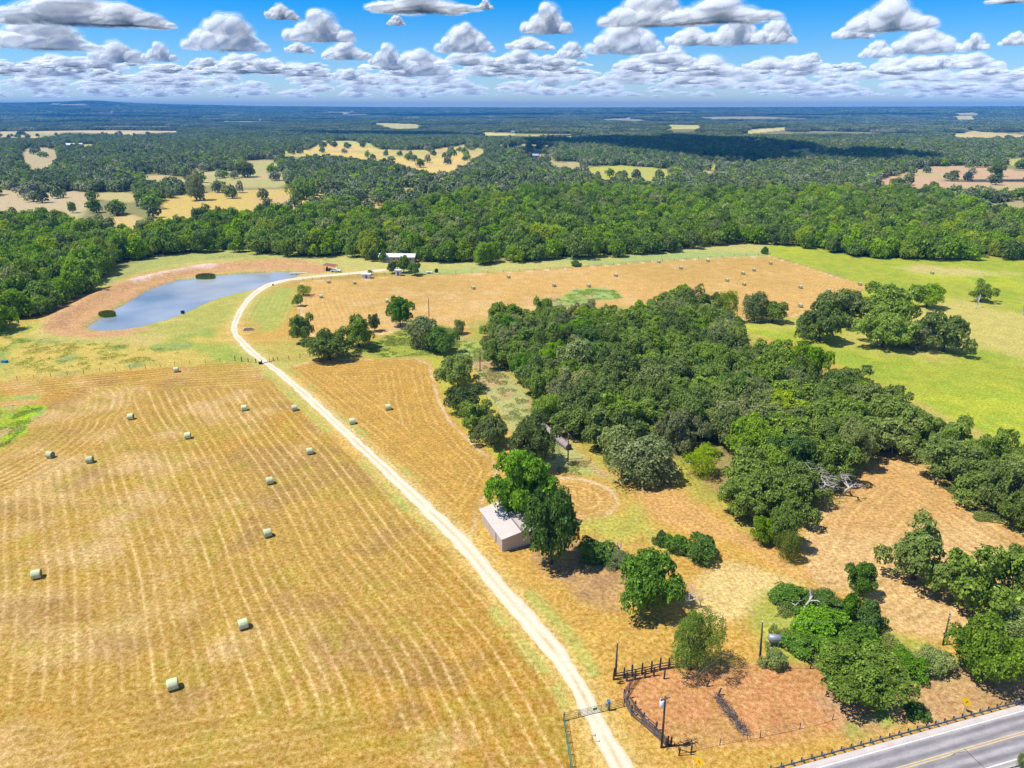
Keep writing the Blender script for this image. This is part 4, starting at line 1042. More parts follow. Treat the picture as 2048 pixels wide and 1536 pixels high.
for cx, yb, hp, sd_, lb in ((1648, 1004, 98, 21, 'large bleached dead tree on the grove edge above the clearing'), (1684, 990, 76, 22, 'smaller bleached dead tree right of the large one'), (1628, 985, 74, 23, 'bare grey branches left of the large bleached tree')):
    bare_px(cx, yb, hp, sd_, lb, depth=5, r0=.34, spread=1.15, up=.30)
bare_px(1356, 1206, 74, 31, 'bleached dead branches sticking out of the rounded green tree', depth=5, r0=.24, lean=(.9, -.35), spread=.85)
bare_px(1606, 1224, 90, 35, 'tall kinked dead trunk leaning out of the roadside thicket', depth=1, r0=.26, lean=(.35, .1), spread=.55, kink=.5)
bare_px(1594, 1222, 40, 36, 'pale broken stump with splayed limbs in the thicket', depth=2, r0=.24, lean=(-.5, 0), spread=.9)
bare_px(1238, 1108, 32, 38, 'jagged bleached stump left of the hedge clump', depth=3, r0=.3, spread=.6, name='tree_stump')
bare_px(1797, 387, 22, 39, 'white snag at the near edge of the brown far field', depth=2, r0=.5, spread=.5)
bare_px(1960, 1215, 70, 41, 'dead limbs inside the wide dark oak', depth=4, r0=.12, lean=(-.3, 0))
bare_px(1735, 1400, 80, 43, 'pale limbs showing inside the large olive tree', depth=4, r0=.14)
bare_px(1262, 845, 60, 45, 'pale limbs showing at the western grove edge', depth=4, r0=.14)
for i in range(16):                                      # greyed limbs among the grove crowns
    c = rnd.choice([q for q in ind if q[5] == 'grove'])
    o = bare_mesh(60 + i % 5, c[3] * 1.02, depth=5, r0=.16, spread=1.0).build('dead_tree', M['deadwood'], None, True) if i < 5 else None
    if i < 5: DG = globals().setdefault('DEADG', []); DG.append(o); tag(o, 'grey leafless crown poking through the dense grove', 'dead tree', 'leafless crowns in the grove')
    else: o = dup(DEADG[i % 5])
    o.location = (c[0] + rnd.uniform(-3, 3), c[1] + rnd.uniform(-3, 3), 0); o.rotation_euler = (0, 0, rnd.uniform(0, 6))

# ---------------------------------------------------------------- ground cover: weeds, brush
def cover(name, polys, n, hmax, size, mat, label, seed, clump=.5):
    rs = np.random.RandomState(seed); Ps = []
    for poly, share in polys:
        P = np.array([G(*p) for p in poly]); m = int(n * share); got = 0; tries = 0
        while got < m and tries < 60:
            tries += 1
            x = rs.uniform(P[:, 0].min(), P[:, 0].max(), m); y = rs.uniform(P[:, 1].min(), P[:, 1].max(), m)
            s = sdist(poly, x, y); nz = fbm(x / 3.0, y / 3.0, seed, 3)
            k = (s < (fbm(x / 4, y / 4, seed + 5, 2) - .62) * 9) & (nz > clump)
            q = np.c_[x[k], y[k], np.clip((nz[k] - clump) / .25, .15, 1) * hmax * rs.uniform(.1, 1, k.sum())]; Ps.append(q[:m - got]); got += len(Ps[-1])
    P = np.concatenate(Ps); Nn = rs.normal(size=P.shape) * .6; Nn[:, 2] += .7; Nn /= np.linalg.norm(Nn, axis=1)[:, None]
    V, Fq = leaf_quads(P, Nn, size * rs.uniform(.5, 1.4, len(P)), rs, .6); V[:, 2] = np.maximum(V[:, 2], .02)
    tt = np.repeat(np.clip(fbm(P[:, 0] / 4, P[:, 1] / 4, seed + 9, 2) * 1.4 - .2 + rs.uniform(-.2, .2, len(P)), 0, 1), 4)
    tag(link(name, np_mesh(name, V, Fq, M[mat], False, {'tint': ('FLOAT', tt)})), label, kind='stuff')
cover('undergrowth', [(P_GULLY, .5), (P_LINE, .5)], 26000, .9, .14, 'brush', 'weedy undergrowth in the gully and under the power line', 3, .48)
cover('undergrowth', [([(1540, 1200), (1600, 1170), (1700, 1210), (1780, 1290), (1900, 1330), (1880, 1360), (1700, 1345), (1560, 1335), (1530, 1300)], .7), ([(1900, 960), (1960, 1010), (2048, 1050), (2100, 1080), (2048, 1075), (1930, 1030), (1840, 935)], .3)], 26000, 1.0, .13, 'brush', 'green roadside undergrowth round the thicket', 4, .42)
cover('weeds', [(P_WEED, .35), (P_WEEDL, .2), ([(0, 660), (100, 680), (300, 690), (420, 700), (300, 725), (0, 755)], .45)], 22000, .5, .14, 'brush', 'low weeds on the pond bank and in unmown patches', 5, .52)

# reeds in the pond
def reeds(cx, cy, w, label, seed):
    rs = np.random.RandomState(seed); x_, y_ = G(cx, cy, -.6); sc = scale_at(cy); R = w / 2 / sc
    n = 1800; a = rs.uniform(0, 6.28, n); r = np.sqrt(rs.uniform(0, 1, n)) * R * (.85 + .25 * vnoise(np.cos(a) * 2 + 5, np.sin(a) * 2, seed))
    bx = x_ + np.cos(a) * r; by = y_ + np.sin(a) * r * .62
    h = rs.uniform(1.5, 2.6, n) * (1 - .25 * (r / R) ** 3); lx = rs.normal(0, .16, n); ly = rs.normal(0, .16, n)
    w_ = .05; V = np.stack([np.c_[bx - w_, by, np.full(n, -.9)], np.c_[bx + w_, by, np.full(n, -.9)], np.c_[bx + lx + w_ * .6, by + ly, -.72 + h], np.c_[bx + lx - w_ * .6, by + ly, -.72 + h]], 1).reshape(-1, 3)
    tag(link('reeds', np_mesh('reeds', V, np.arange(4 * n).reshape(n, 4), M['reed'], False, {'tint': ('FLOAT', np.repeat(rs.uniform(0, 1, n), 4))})), label, kind='stuff')
reeds(215.5, 632, 34, 'clump of reeds standing in the near end of the pond', 1)
reeds(412, 556, 40, 'clump of reeds on the far shore of the pond', 2)

# ---------------------------------------------------------------- round bales
def bale_mat(name, c1, c2, c3):
    m, ns, ls = new_mat(name); tc = N(ns, 'TexCoord'); mp = N(ns, 'Mapping'); ls.new(tc.outputs['Object'], mp.inputs[0]); mp.inputs['Scale'].default_value = (9, 1, 1)
    f = noise(ns, ls, mp.outputs[0], 2.0, 4, .6); g = noise(ns, ls, tc.outputs['Object'], 14, 3, .7)
    col = mixrgb(ns, ls, mrange(ns, ls, f, .35, .65, 0, 1), c1, c2); col = mixrgb(ns, ls, mrange(ns, ls, g, .5, .75, 0, .7), col, c3)
    oi = N(ns, 'ObjectInfo'); hv = N(ns, 'HueSaturation'); ls.new(mrange(ns, ls, oi.outputs['Random'], 0, 1, .85, 1.12), hv.inputs['Value']); ls.new(col, hv.inputs['Color'])
    p = N(ns, 'BsdfPrincipled'); ls.new(hv.outputs[0], p.inputs['Base Color']); p.inputs['Roughness'].default_value = .85; p.inputs['Specular IOR Level'].default_value = .2
    b = N(ns, 'Bump'); b.inputs['Strength'].default_value = .5; b.inputs['Distance'].default_value = .04; ls.new(g, b.inputs['Height']); ls.new(b.outputs[0], p.inputs['Normal'])
    o = N(ns, 'OutputMaterial'); ls.new(p.outputs[0], o.inputs[0]); return m
M['bale'] = bale_mat('net_wrapped_hay', (.47, .52, .28), (.60, .64, .40), (.38, .39, .19))
M['bale_end'] = bale_mat('cut_hay_end', (.30, .27, .12), (.22, .20, .08), (.42, .38, .2))
M['old_bale'] = bale_mat('weathered_hay', (.36, .29, .27), (.28, .22, .21), (.20, .15, .13))
M['old_end'] = bale_mat('rotted_hay_end', (.14, .09, .06), (.10, .07, .05), (.2, .13, .09))
def bale_proto(name, mw, me_, Rb=.82, L=1.5, seed=1):
    rs = random.Random(seed); n = 28; xs = [-.5, -.48, -.44, -.25, 0, .25, .44, .48, .5]; rr = [.90, .965, 1, 1.008, 1.0, 1.008, 1, .965, .90]
    e = empty(name); mb = MB(); V = []; Fs = []
    for xx, r in zip(xs, rr):
        for k in range(n):
            a = 2 * pi * k / n; q = r * Rb * (1 + rs.uniform(-.008, .008)); zz = sin(a) * q
            if zz < -Rb * .93: zz = -Rb * .93
            V.append((xx * L, cos(a) * q, zz + Rb * .93))
    for i in range(len(xs) - 1):
        for k in range(n): Fs.append((i * n + k, (i + 1) * n + k, (i + 1) * n + (k + 1) % n, i * n + (k + 1) % n))
    mb.add(V, Fs); mb.build('net_wrap', M[mw], e, True)
    for s in (-1, 1):
        m2 = MB(); vs = []
        for j, (rf, dx) in enumerate(((.90, 0), (.6, .02), (.3, .0), (0.02, -.03))):
            for k in range(n):
                a = 2 * pi * k / n; zz = max(sin(a) * rf * Rb, -Rb * .93)
                vs.append((s * (L * .5 + dx), cos(a) * rf * Rb, zz + Rb * .93))
        fs = [(j * n + k, j * n + (k + 1) % n, (j + 1) * n + (k + 1) % n, (j + 1) * n + k) for j in range(3) for k in range(n)] + [tuple(3 * n + k for k in range(n))]
        m2.add(vs, fs); m2.build('end_face', M[me_], e, True)
    return e
BALES = [
 (352, 739, 20, 'bale lying alone against the fence at the top of the golden field'), (261, 833, 12, 'bale below the fence bale, alone at the upper left of the golden field'),
 (488, 815.6, 20, 'left one of two bales level with each other near the drive'), (588.6, 815.6, 25, 'bale touching the edge of the drive in the golden field'),
 (375, 871, 18, 'bale in the upper middle of the golden field between rows'), (100, 909, -8, 'left one of a close pair near the green weed patch'),
 (179, 919, 14, 'right one of a close pair near the green weed patch'), (539, 961, 28, 'bale halfway down the golden field, nearer the field centre'),
 (534.6, 1065.6, 30, 'bale straight below the halfway bale in the golden field'), (72.6, 1148, 22, 'bale alone at the lower left of the golden field'),
 (486, 1247.5, 30, 'second nearest bale in the lower golden field'), (345, 1368, 26, 'nearest and largest bale at the bottom of the golden field'),
 (619, 902, 25, 'bale right beside the drive halfway along the golden field'), (704, 842, 20, 'lower one of two bales east of the drive'), (776, 814, 20, 'upper one of two bales east of the drive'),
 (657, 563, 35, 'bale by the drive fence, nearest the red-roofed carport'), (709, 565, 30, 'bale just left below the small white box shed'), (642, 592.6, 25, 'bale beside the bright green fence tree'),
 (774, 601, 20, 'bale half hidden by the upright green gully tree'), (946.6, 575, 40, 'bale alone in the left middle of the pink hay field'), (1017, 553, 40, 'bale near the north fence right of the junk trailers'),
 (1108, 570, 40, 'left one of two bales above the weed island'), (1177.5, 571, 40, 'right one of two bales above the weed island'), (1232, 550, 40, 'bale above and right of the weed island'),
 (1317.5, 523, 40, 'bale against the north fence of the pink hay field'), (1361.5, 535.5, 40, 'bale between two north fence bales, lower'), (1415.7, 521, 40, 'bale nearest the back fence of the pink field'),
 (1486, 546, 40, 'left one of a close pair near the far field corner'), (1508, 539.5, 40, 'right one of a close pair near the far field corner'), (1454, 560, 40, 'bale left of the close pair, lower'),
 (1488, 568, 40, 'bale below the close pair above the grove trees'), (1541, 526, 40, 'bale at the far corner of the pink hay field'), (1601, 573.6, 30, 'bale in the right part of the pink field, upper'),
 (1720, 567.7, 30, 'bale at the extreme right tip of the pink field'), (1657, 580.6, 30, 'bale partly hidden behind the pasture oaks'), (1601, 611, 30, 'bale beside the broad pasture oak at the field edge'),
 (1864.5, 545, 30, 'single bale out on the green pasture'),
]
bp = bale_proto('hay_bale', 'bale', 'bale_end')
for i, (bx, by, rz, lb) in enumerate(BALES):
    gx, gy = G(bx, by, .78); o = bp if i == 0 else dup(bp)
    o.location = (gx, gy, 0.0); o.rotation_euler = (0, 0, radians(rz)); tag(o, 'round net-wrapped ' + lb if len(lb.split()) < 14 else lb, 'hay bale', 'round hay bales on the mown fields')
a = np.array(G(1080, 846, .9)); b = np.array(G(1134, 891, .9)); n = 9; rz = atan2(b[1] - a[1], b[0] - a[0]); L = np.linalg.norm(b - a)
ob = bale_proto('old_hay_bale', 'old_bale', 'old_end', .9, L / (n - 1) * .985, 5)
ordw = ['first', 'second', 'third', 'fourth', 'fifth', 'sixth', 'seventh', 'eighth']
for i in range(n):
    o = ob if i == 0 else dup(ob); p = a + (b - a) * i / (n - 1); o.location = (p[0], p[1], 0); o.rotation_euler = (0, 0, rz + rnd.uniform(-.04, .04))
    j = n - 1 - i
    tag(o, 'weathered grey bale at the near open end of the old bale row' if j == 0 else ('weathered grey bale at the oak end of the old bale row' if i == 0 else f'weathered grey bale in the old bale row, {ordw[j]} from its near end'), 'hay bale', 'old bales laid end to end in a row')

# ---------------------------------------------------------------- highway
RD_A = np.array(G(1450 + 650 / 3.425, 1240 + 1010 / 3.425)); RD_B = np.array(G(2048, 1240 + 622 / 3.425))
rt = (RD_B - RD_A) / np.linalg.norm(RD_B - RD_A); rn = np.array([-rt[1], rt[0]])   # rn points to the field side
def RP(s, o, z=0.0): p = RD_A + rt * s + rn * o; return (p[0], p[1], z)
def asphalt_mat():
    m, ns, ls = new_mat('worn_asphalt'); at = N(ns, 'Attribute', attribute_name='lane'); sep = N(ns, 'SeparateXYZ'); ls.new(at.outputs['Vector'], sep.inputs[0])
    geo = N(ns, 'NewGeometry'); pos = geo.outputs['Position']
    cb = N(ns, 'CombineXYZ'); ls.new(mathn(ns, ls, 'MULTIPLY', sep.outputs[0], .12), cb.inputs[0]); ls.new(mathn(ns, ls, 'MULTIPLY', sep.outputs[1], 1.3), cb.inputs[1])
    f = noise(ns, ls, cb.outputs[0], 1.1, 5, .65); g = noise(ns, ls, pos, 9, 3, .7); hh = noise(ns, ls, pos, .5, 4, .6)
    o1 = sep.outputs[1]
    tr = mathn(ns, ls, 'COSINE', mathn(ns, ls, 'MULTIPLY', o1, 2 * pi / 1.5))
    fac = mathn(ns, ls, 'ADD', mathn(ns, ls, 'MULTIPLY', tr, .22), f)
    col = mixrgb(ns, ls, mrange(ns, ls, fac, .25, .8, 0, 1), (.185, .17, .173), (.35, .32, .312))
    col = mixrgb(ns, ls, mrange(ns, ls, sep.outputs[2], 0, 1, 0, 1), col, (.50, .44, .39))
    v = N(ns, 'HueSaturation'); ls.new(col, v.inputs['Color']); ls.new(mathn(ns, ls, 'MULTIPLY', mrange(ns, ls, g, .3, .7, .85, 1.15), mrange(ns, ls, hh, .3, .7, .88, 1.12)), v.inputs['Value'])
    p = N(ns, 'BsdfPrincipled'); ls.new(v.outputs[0], p.inputs['Base Color']); p.inputs['Roughness'].default_value = .85; p.inputs['Specular IOR Level'].default_value = .3
    o = N(ns, 'OutputMaterial'); ls.new(p.outputs[0], o.inputs[0]); return m
M['asphalt'] = asphalt_mat()
M['paint_white'] = simple_mat('worn_white_road_paint', (.80, .80, .80), (.60, .59, .58), .7, 1.3)
M['paint_yellow'] = simple_mat('worn_yellow_road_paint', (.70, .50, .16), (.52, .38, .17), .7, 1.3)
M['tar'] = simple_mat('tar_sealed_crack', (.03, .03, .035), (.045, .045, .05), .5, 2)
def strip(name, o0, o1, s0, s1, z, mat, label, lane=False, segs=60):
    ss = np.linspace(s0, s1, segs); oo = np.linspace(o0, o1, 25 if lane else 2); V = []; A = []
    for s in ss:
        for q in oo:
            V.append(RP(s, q, z)); A.append((s, q, sstep(-.25, .35, q) if q > -3 else sstep(-6.2, -6.9, -abs(q)) if q < -6.2 else 0))
    n = len(oo); idx = np.arange(len(V)).reshape(segs, n); q = np.stack([idx[:-1, :-1], idx[1:, :-1], idx[1:, 1:], idx[:-1, 1:]], -1).reshape(-1, 4)
    return tag(link(name, np_mesh(name, V, q, M[mat], False, {'lane': ('FLOAT_VECTOR', A)})), label, kind='structure')
strip('highway', 1.0, -7.4, -60, 130, .05, 'asphalt', 'two-lane asphalt highway in the bottom right corner', True, 120)
strip('road_marking', .07, -.07, -60, 130, .056, 'paint_white', 'white edge line on the field side of the highway')
strip('road_marking', -5.98, -6.12, -60, 130, .056, 'paint_white', 'white edge line on the far side of the highway')
strip('road_marking', -2.76, -2.88, -60, 130, .056, 'paint_yellow', 'first line of the double yellow centre marking')
strip('road_marking', -3.10, -3.22, -60, 130, .056, 'paint_yellow', 'second line of the double yellow centre marking')
gxy = [((1450 + X / 3.425), (1240 + Y_ / 3.425)) for X, Y_ in ((1640, 885), (1700, 945), (1775, 1012))]
mb = MB(); mb.tube([(*G(*p), .058) for p in gxy], .05, 4)
for q in (((1545, 935), (1580, 915), (1640, 903)), ((1870, 600), (1900, 560))): mb.tube([(*G(1450 + a / 3.425, 1240 + b / 3.425), .058) for a, b in q], .035, 4)
tag(mb.build('road_crack', M['tar']), 'dark tar-sealed cracks across the highway', kind='structure')

def guardrail(off, side, s0, s1, label):
    e = empty('guardrail', RP(s0, off)); inv = Vector(RP(s0, off)); tag(e, label, 'guardrail')
    prof = [(-.155, 0), (-.11, .035), (-.05, .035), (0, -.03), (.05, .035), (.11, .035), (.155, 0)]
    ns_ = 80; V = []
    ss = np.linspace(s0, s1, ns_)
    for s in ss:
        for (z, d) in prof:
            V.append(Vector(RP(s, off - side * (.10 + d), .62 + z)) - inv)
        for (z, d) in reversed(prof):
            V.append(Vector(RP(s, off - side * (.092 + d), .62 + z)) - inv)
    n = 14; fs = [(i * n + k, (i + 1) * n + k, (i + 1) * n + (k + 1) % n, i * n + (k + 1) % n) for i in range(ns_ - 1) for k in range(n)]
    mb = MB(); mb.add(V, fs); mb.build('beam', M['rail_teal'], e)
    pm_ = MB(); pm_.box((0, 0, .36), (.15, .17, .78), atan2(rt[1], rt[0])); pme = pm_.mesh('post', M['post'])
    bl = MB(); bl.box((0, 0, .62), (.16, .19, .34), atan2(rt[1], rt[0])); ble = bl.mesh('block', M['galv'])
    s = s0 + .3
    while s < s1:
        p = link('post', pme, e); p.location = Vector(RP(s, off + side * .26)) - inv
        q = link('block', ble, e); q.location = Vector(RP(s, off + side * .04)) - inv
        s += 1.55
guardrail(1.15, 1, -16, 38, 'long steel guardrail between the highway and the dry verge')
guardrail(-7.35, -1, 14, 36, 'short steel guardrail on the far side of the highway')
def marker(px, py, label):
    x_, y_ = G(px, py); e = empty('marker_post', (x_, y_, 0), atan2(rt[1], rt[0])); tag(e, label, 'marker post', 'white marker posts along the guardrail')
    mb = MB(); mb.box((0, 0, .55), (.12, .05, 1.1)); mb.build('stake', M['white'], e); m2 = MB(); m2.box((0, -.03, .98), (.1, .012, .16)); m2.build('reflector', M['yellow'], e)
marker(1714, 1491, 'white marker post at the near part of the guardrail, left of the other two'); marker(1875, 1449, 'white marker post behind the guardrail below the green roadside weeds'); marker(2028, 1410, 'white marker post nearest the right edge behind the guardrail')

def sign_px(px, py, label, rz, s=.75, kind=0):
    x_, y_ = G(px, py, 1.9); e = empty('road_sign', (x_, y_, 0), rz); tag(e, label, 'road sign')
    mb = MB(); mb.box((0, .03, 1.2), (.07, .05, 2.4)); mb.build('sign_post', M['galv'], e)
    h = s * .707; m2 = MB(); c = 1.95
    def diamond(h, y0, y1):
        vs = [(0, y, c - h) if k == 0 else (h, y, c) if k == 1 else (0, y, c + h) if k == 2 else (-h, y, c) for y in (y0, y1) for k in range(4)]
        return vs, [(0, 1, 2, 3), (7, 6, 5, 4), (0, 4, 5, 1), (1, 5, 6, 2), (2, 6, 7, 3), (3, 7, 4, 0)]
    v, f = diamond(h, -.02, 0); m2.add(v, f); pl = m2.build('sign_plate', M['yellow'], e)
    m3 = MB()
    if kind: pts = [(-.0, -.24), (.0, -.02), (.10, .08)]; 
    else: pts = [(.06, -.24), (.06, 0), (-.10, .0)]
    for (a_, b_), (c_, d_) in zip(pts, pts[1:]): m3.bar((a_, -.026, c + b_), (c_, -.026, c + d_), .01, .085)
    (a_, b_), (c_, d_) = pts[-2:]; t = Vector((c_ - a_, 0, d_ - b_)).normalized(); nrm = Vector((-t.z, 0, t.x)); tip = Vector((c_, -.026, c + d_))
    q = [tip + t * .17, tip + nrm * .12, tip - nrm * .12]
    m3.add([tuple(p + Vector((0, dy, 0))) for dy in (-.003, .003) for p in q], [(0, 1, 2), (5, 4, 3), (0, 3, 4, 1), (1, 4, 5, 2), (2, 5, 3, 0)])
    m3.build('arrow', M['black'], pl)
sign_px(1399, 1524, 'yellow diamond warning sign near the drive at the bottom edge', radians(-48), 1.05)
sign_px(1933, 1404, 'yellow diamond warning sign on the weedy verge behind the guardrail', radians(-48), 1.05, 1)

# ---------------------------------------------------------------- power poles
POLES = [  # base px, top px, arm, transformer, label
 ((858, 633), (857, 595), 0, 0, 'bare power pole behind the gully trees in front of the pink field'),
 ((960, 742), (960, 697), 0, 0, 'thin power pole beside the oak grove in the weedy clearing'),
 ((1136, 919), (1137, 868), 0, 0, 'power pole at the near end of the old bale row'),
 ((1520, 1318), (1525, 1245), 0, 0, 'power pole beside the silver tank'),
 ((1323, 1495), (1331, 1393), 1, 1, 'power pole with white transformer at the corral corner'),
 ((1886, 1290), (1900.5, 1227), 2, 0, 'power pole with crossarm between the clearing and the bright tree'),
 ((1231, 1352), (1235, 1286), 0, 0, 'tall bare post rising from the corral fence corner'),
]
tops = []
for (bx, by), (tx, ty), arm, trf, lb in POLES:
    x_, y_ = G(bx, by)
    lo, hi = 2.0, 20.0                                   # height so the top lands on its pixel
    for _ in range(30):
        mid = (lo + hi) / 2
        _, yy = px_of(np.array([x_]), np.array([y_]), mid)
        if yy[0] > ty: lo = mid
        else: hi = mid
    Hh = (lo + hi) / 2; tx_, ty_ = G(tx, ty, Hh)
    e = empty('power_pole', (x_, y_, 0)); tag(e, lb, 'power pole' if 'post' not in lb else 'post', None)
    dx, dy = tx_ - x_, y_ * 0; top = Vector((dx, 0, Hh))
    mb = MB(); mb.tube([(0, 0, -.2), (dx * .5, 0, Hh * .5), tuple(top)], [.17, .145, .115], 10); mb.build('shaft', M['pole'], e, True)
    if arm:
        m2 = MB(); az = radians(20 if arm == 1 else 60); d = Vector((cos(az), sin(az), 0)) * (.75 if arm == 1 else 1.15)
        m2.bar(top + Vector((0, 0, -.35)) - d, top + Vector((0, 0, -.35)) + d, .10, .12)
        m2.build('crossarm', M['board'], e)
        for k in (-1, -.4, .4, 1) if arm == 2 else (-1, 1):
            m3 = MB(); p = top + Vector((0, 0, -.29)) + d * k * .93; m3.tube([p, p + Vector((0, 0, .1)), p + Vector((0, 0, .2))], [.05, .07, .04], 8); m3.build('insulator', M['white'], e)
    else:
        m3 = MB(); m3.tube([top, top + Vector((0, 0, .22))], [.05, .05], 8); m3.build('insulator', M['white'], e)
    if trf:
        m4 = MB(); p = top + Vector((-.42, -.1, -1.6)); m4.tube([p, p + Vector((0, 0, .05)), p + Vector((0, 0, 1.0)), p + Vector((0, 0, 1.08))], [.27, .31, .31, .22], 14); t = m4.build('transformer', M['white'], e, True)
        m5 = MB()
        for k in (-.1, .1): m5.tube([p + Vector((k, 0, 1.08)), p + Vector((k, 0, 1.3))], [.05, .03], 6)
        m5.build('bushings', M['galv'], t)
        m6 = MB(); m6.bar(p + Vector((.2, 0, .3)), p + Vector((.45, .1, .3)), .06); m6.bar(p + Vector((.2, 0, .8)), p + Vector((.45, .1, .8)), .06); m6.build('bracket', M['galv'], e)
    if lb.startswith('power') or lb.startswith('thin') or lb.startswith('bare'): tops.append(Vector((x_, y_, 0)) + top)
def wire(a, b, sag, label):
    pts = [a.lerp(b, t / 16) - Vector((0, 0, sag * 4 * (t / 16) * (1 - t / 16))) for t in range(17)]
    mb = MB(); mb.tube(pts, .012, 4); tag(mb.build('overhead_wire', M['galv']), label, 'wire', None)
wire(tops[0], tops[1], .8, 'thin wire from the gully pole to the clearing pole'); wire(tops[1], tops[2], 1.0, 'thin wire from the clearing pole to the old bale pole')
wire(tops[2], tops[3], 1.6, 'thin wire from the old bale pole to the tank pole'); wire(tops[3], tops[4], .5, 'thin wire from the tank pole to the transformer pole'); wire(tops[3], tops[5], .6, 'thin wire from the tank pole to the crossarm pole')

# ---------------------------------------------------------------- fences
def fence_line(pts_px, spacing, h, label, mat='post', r=.07, wires=3, name='wire_fence', zw=.012, brace_every=0, jit=.06):
    P = [Vector((*G(*p), 0)) for p in pts_px]; e = empty(name, P[0]); tag(e, label, 'fence')
    meshes = []
    for k in range(3):
        mb = MB(); hh = h * (1 + (k - 1) * .08); mb.tube([(0, 0, -.15), (.01 * k, 0, hh * .5), (.02 * (k - 1), .01, hh)], [r * 1.1, r, r * .9], 6); meshes.append(mb.mesh('post', M[mat]))
    for a, b in zip(P, P[1:]):
        L = (b - a).length; n = max(1, round(L / spacing))
        for i in range(n):
            p = a.lerp(b, i / n) + Vector((rnd.uniform(-jit, jit), rnd.uniform(-jit, jit), 0)); o = link('post', rnd.choice(meshes), e); o.location = p - P[0]; o.rotation_euler = (rnd.uniform(-.04, .04), rnd.uniform(-.04, .04), 0)
    o = link('post', meshes[0], e); o.location = P[-1] - P[0]
    for w in range(wires):
        z = h * (.3 + .62 * w / max(wires - 1, 1)); mb = MB(); mb.tube([p - P[0] + Vector((0, 0, z)) for p in P], zw, 3); mb.build('wire', M['galv'], e)
    return e
fence_line([(-260, 788), (0, 763), (200, 744), (350, 731), (470, 722)], 5.0, 1.35, 'wire fence with wood posts between the pond bank and the golden field')
fence_line([(470, 722), (497, 724), (512, 726)], 2.6, 1.6, 'short stout post fence just left of the drive cattle guard', r=.13, wires=4, zw=.02)
fence_line([(540, 725), (556, 721), (600, 716), (640, 712)], 4.2, 1.5, 'wire fence east of the drive cattle guard', r=.09)
fence_line([(597, 668), (598, 640), (601, 610), (606, 590)], 5.5, 1.35, 'wire fence beside the small round trees south-east of the pond')
fence_line([(606, 561), (680, 556), (770, 550), (860, 548)], 5.0, 1.35, 'wire fence between the drive and the pink hay field', r=.08)
fence_line([(880, 549), (1100, 540), (1300, 524), (1420, 516), (1540, 508)], 8, 1.35, 'long wire fence along the north edge of the pink hay field', r=.08)
fence_line([(1620, 1338), (1646, 1342), (1695, 1346)], 1.6, 1.3, 'weathered dark post fence left of the large olive tree', r=.09)
fence_line([(1340, 1335), (1440, 1338), (1530, 1335), (1620, 1338)], 4.5, 1.1, 'sagging wire fence behind the corral', r=.06)
fence_line([(1360, 1507), (1440, 1490), (1520, 1475), (1600, 1458), (1665, 1440)], 5.2, 1.2, 'sagging roadside fence in front of the corral', r=.06)
# pipe fences at the entrance
def pipe_fence(a, b, h, nr, label, name, mat, posts, r=.045, rr=.03, split=True):
    A = Vector((*G(*a), 0)); B = Vector((*G(*b), 0)); e = empty(name, A); tag(e, label, 'fence' if 'gate' not in name else 'gate')
    D = B - A
    for t in posts:
        mb = MB(); mb.tube([D * t + Vector((0, 0, -.15)), D * t + Vector((0, 0, h * 1.06))], r * 1.5, 8); mb.build('post', M[mat], e, True)
    for k in range(nr):
        z = h * (.18 + .82 * k / (nr - 1)); mb = MB(); mb.tube([Vector((0, 0, z)), D + Vector((0, 0, z))], rr, 6); mb.build('rail', M[mat], e, True)
    return e, D
pipe_fence((1127, 1442), (1145, 1560), 1.35, 4, 'green pipe fence running to the bottom edge left of the drive', 'pipe_fence', 'green_pipe', [0, .2, .4, .6, .8, 1])
pipe_fence((1127, 1441), (1159, 1434), 1.35, 4, 'short pipe fence panel from the green corner to the drive gate', 'pipe_fence', 'green_pipe', [.04, .96])
e, D = pipe_fence((1161, 1433.5), (1216, 1420), 1.25, 5, 'closed pipe gate across the gravel drive', 'drive_gate', 'green_pipe', [0, 1], r=.03)
mb = MB(); 
for t in (.25, .5, .75): mb.tube([D * t + Vector((0, 0, .2)), D * t + Vector((0, 0, 1.25))], .02, 5)
mb.build('stay', M['green_pipe'], e)
mb = MB(); mb.box(D * .52 + Vector((0, -.05, .85)), (.62, .03, .42), atan2(D.y, D.x)); mb.build('sign_board', M['green_pipe'], e)
pipe_fence((1219, 1419.5), (1248, 1412.5), 1.35, 5, 'short pipe fence panel between the drive gate and the corral', 'pipe_fence', 'post', [0, 1])
x_, y_ = G(1216.5, 1420); e = empty('gate_opener', (x_, y_, 0)); tag(e, 'grey solar gate opener box on a green post', 'gate opener')
mb = MB(); mb.box((-.22, -.12, 1.15), (.42, .3, .5)); mb.build('control_box', M['galv'], e)
mb = MB(); mb.tube([(0, -.05, 0), (0, -.05, 1.75)], .07, 8); mb.build('post', M['green_pipe'], e)
mb = MB(); mb.box((-.05, -.1, 1.8), (.5, .4, .04), M=Matrix.Rotation(radians(35), 4, 'X')); mb.build('solar_panel', M['blue'], e)
x_, y_ = G(1184, 1484); e = empty('keypad_stand', (x_, y_, 0)); tag(e, 'thin bent keypad stand at the left edge of the drive', 'keypad')
mb = MB(); mb.tube([(0, 0, 0), (0, 0, 1.0), (.1, .0, 1.2), (.35, 0, 1.22)], .03, 6); mb.build('stand', M['black'], e); mb = MB(); mb.box((.38, 0, 1.2), (.12, .16, .22)); mb.build('keypad', M['black'], e)
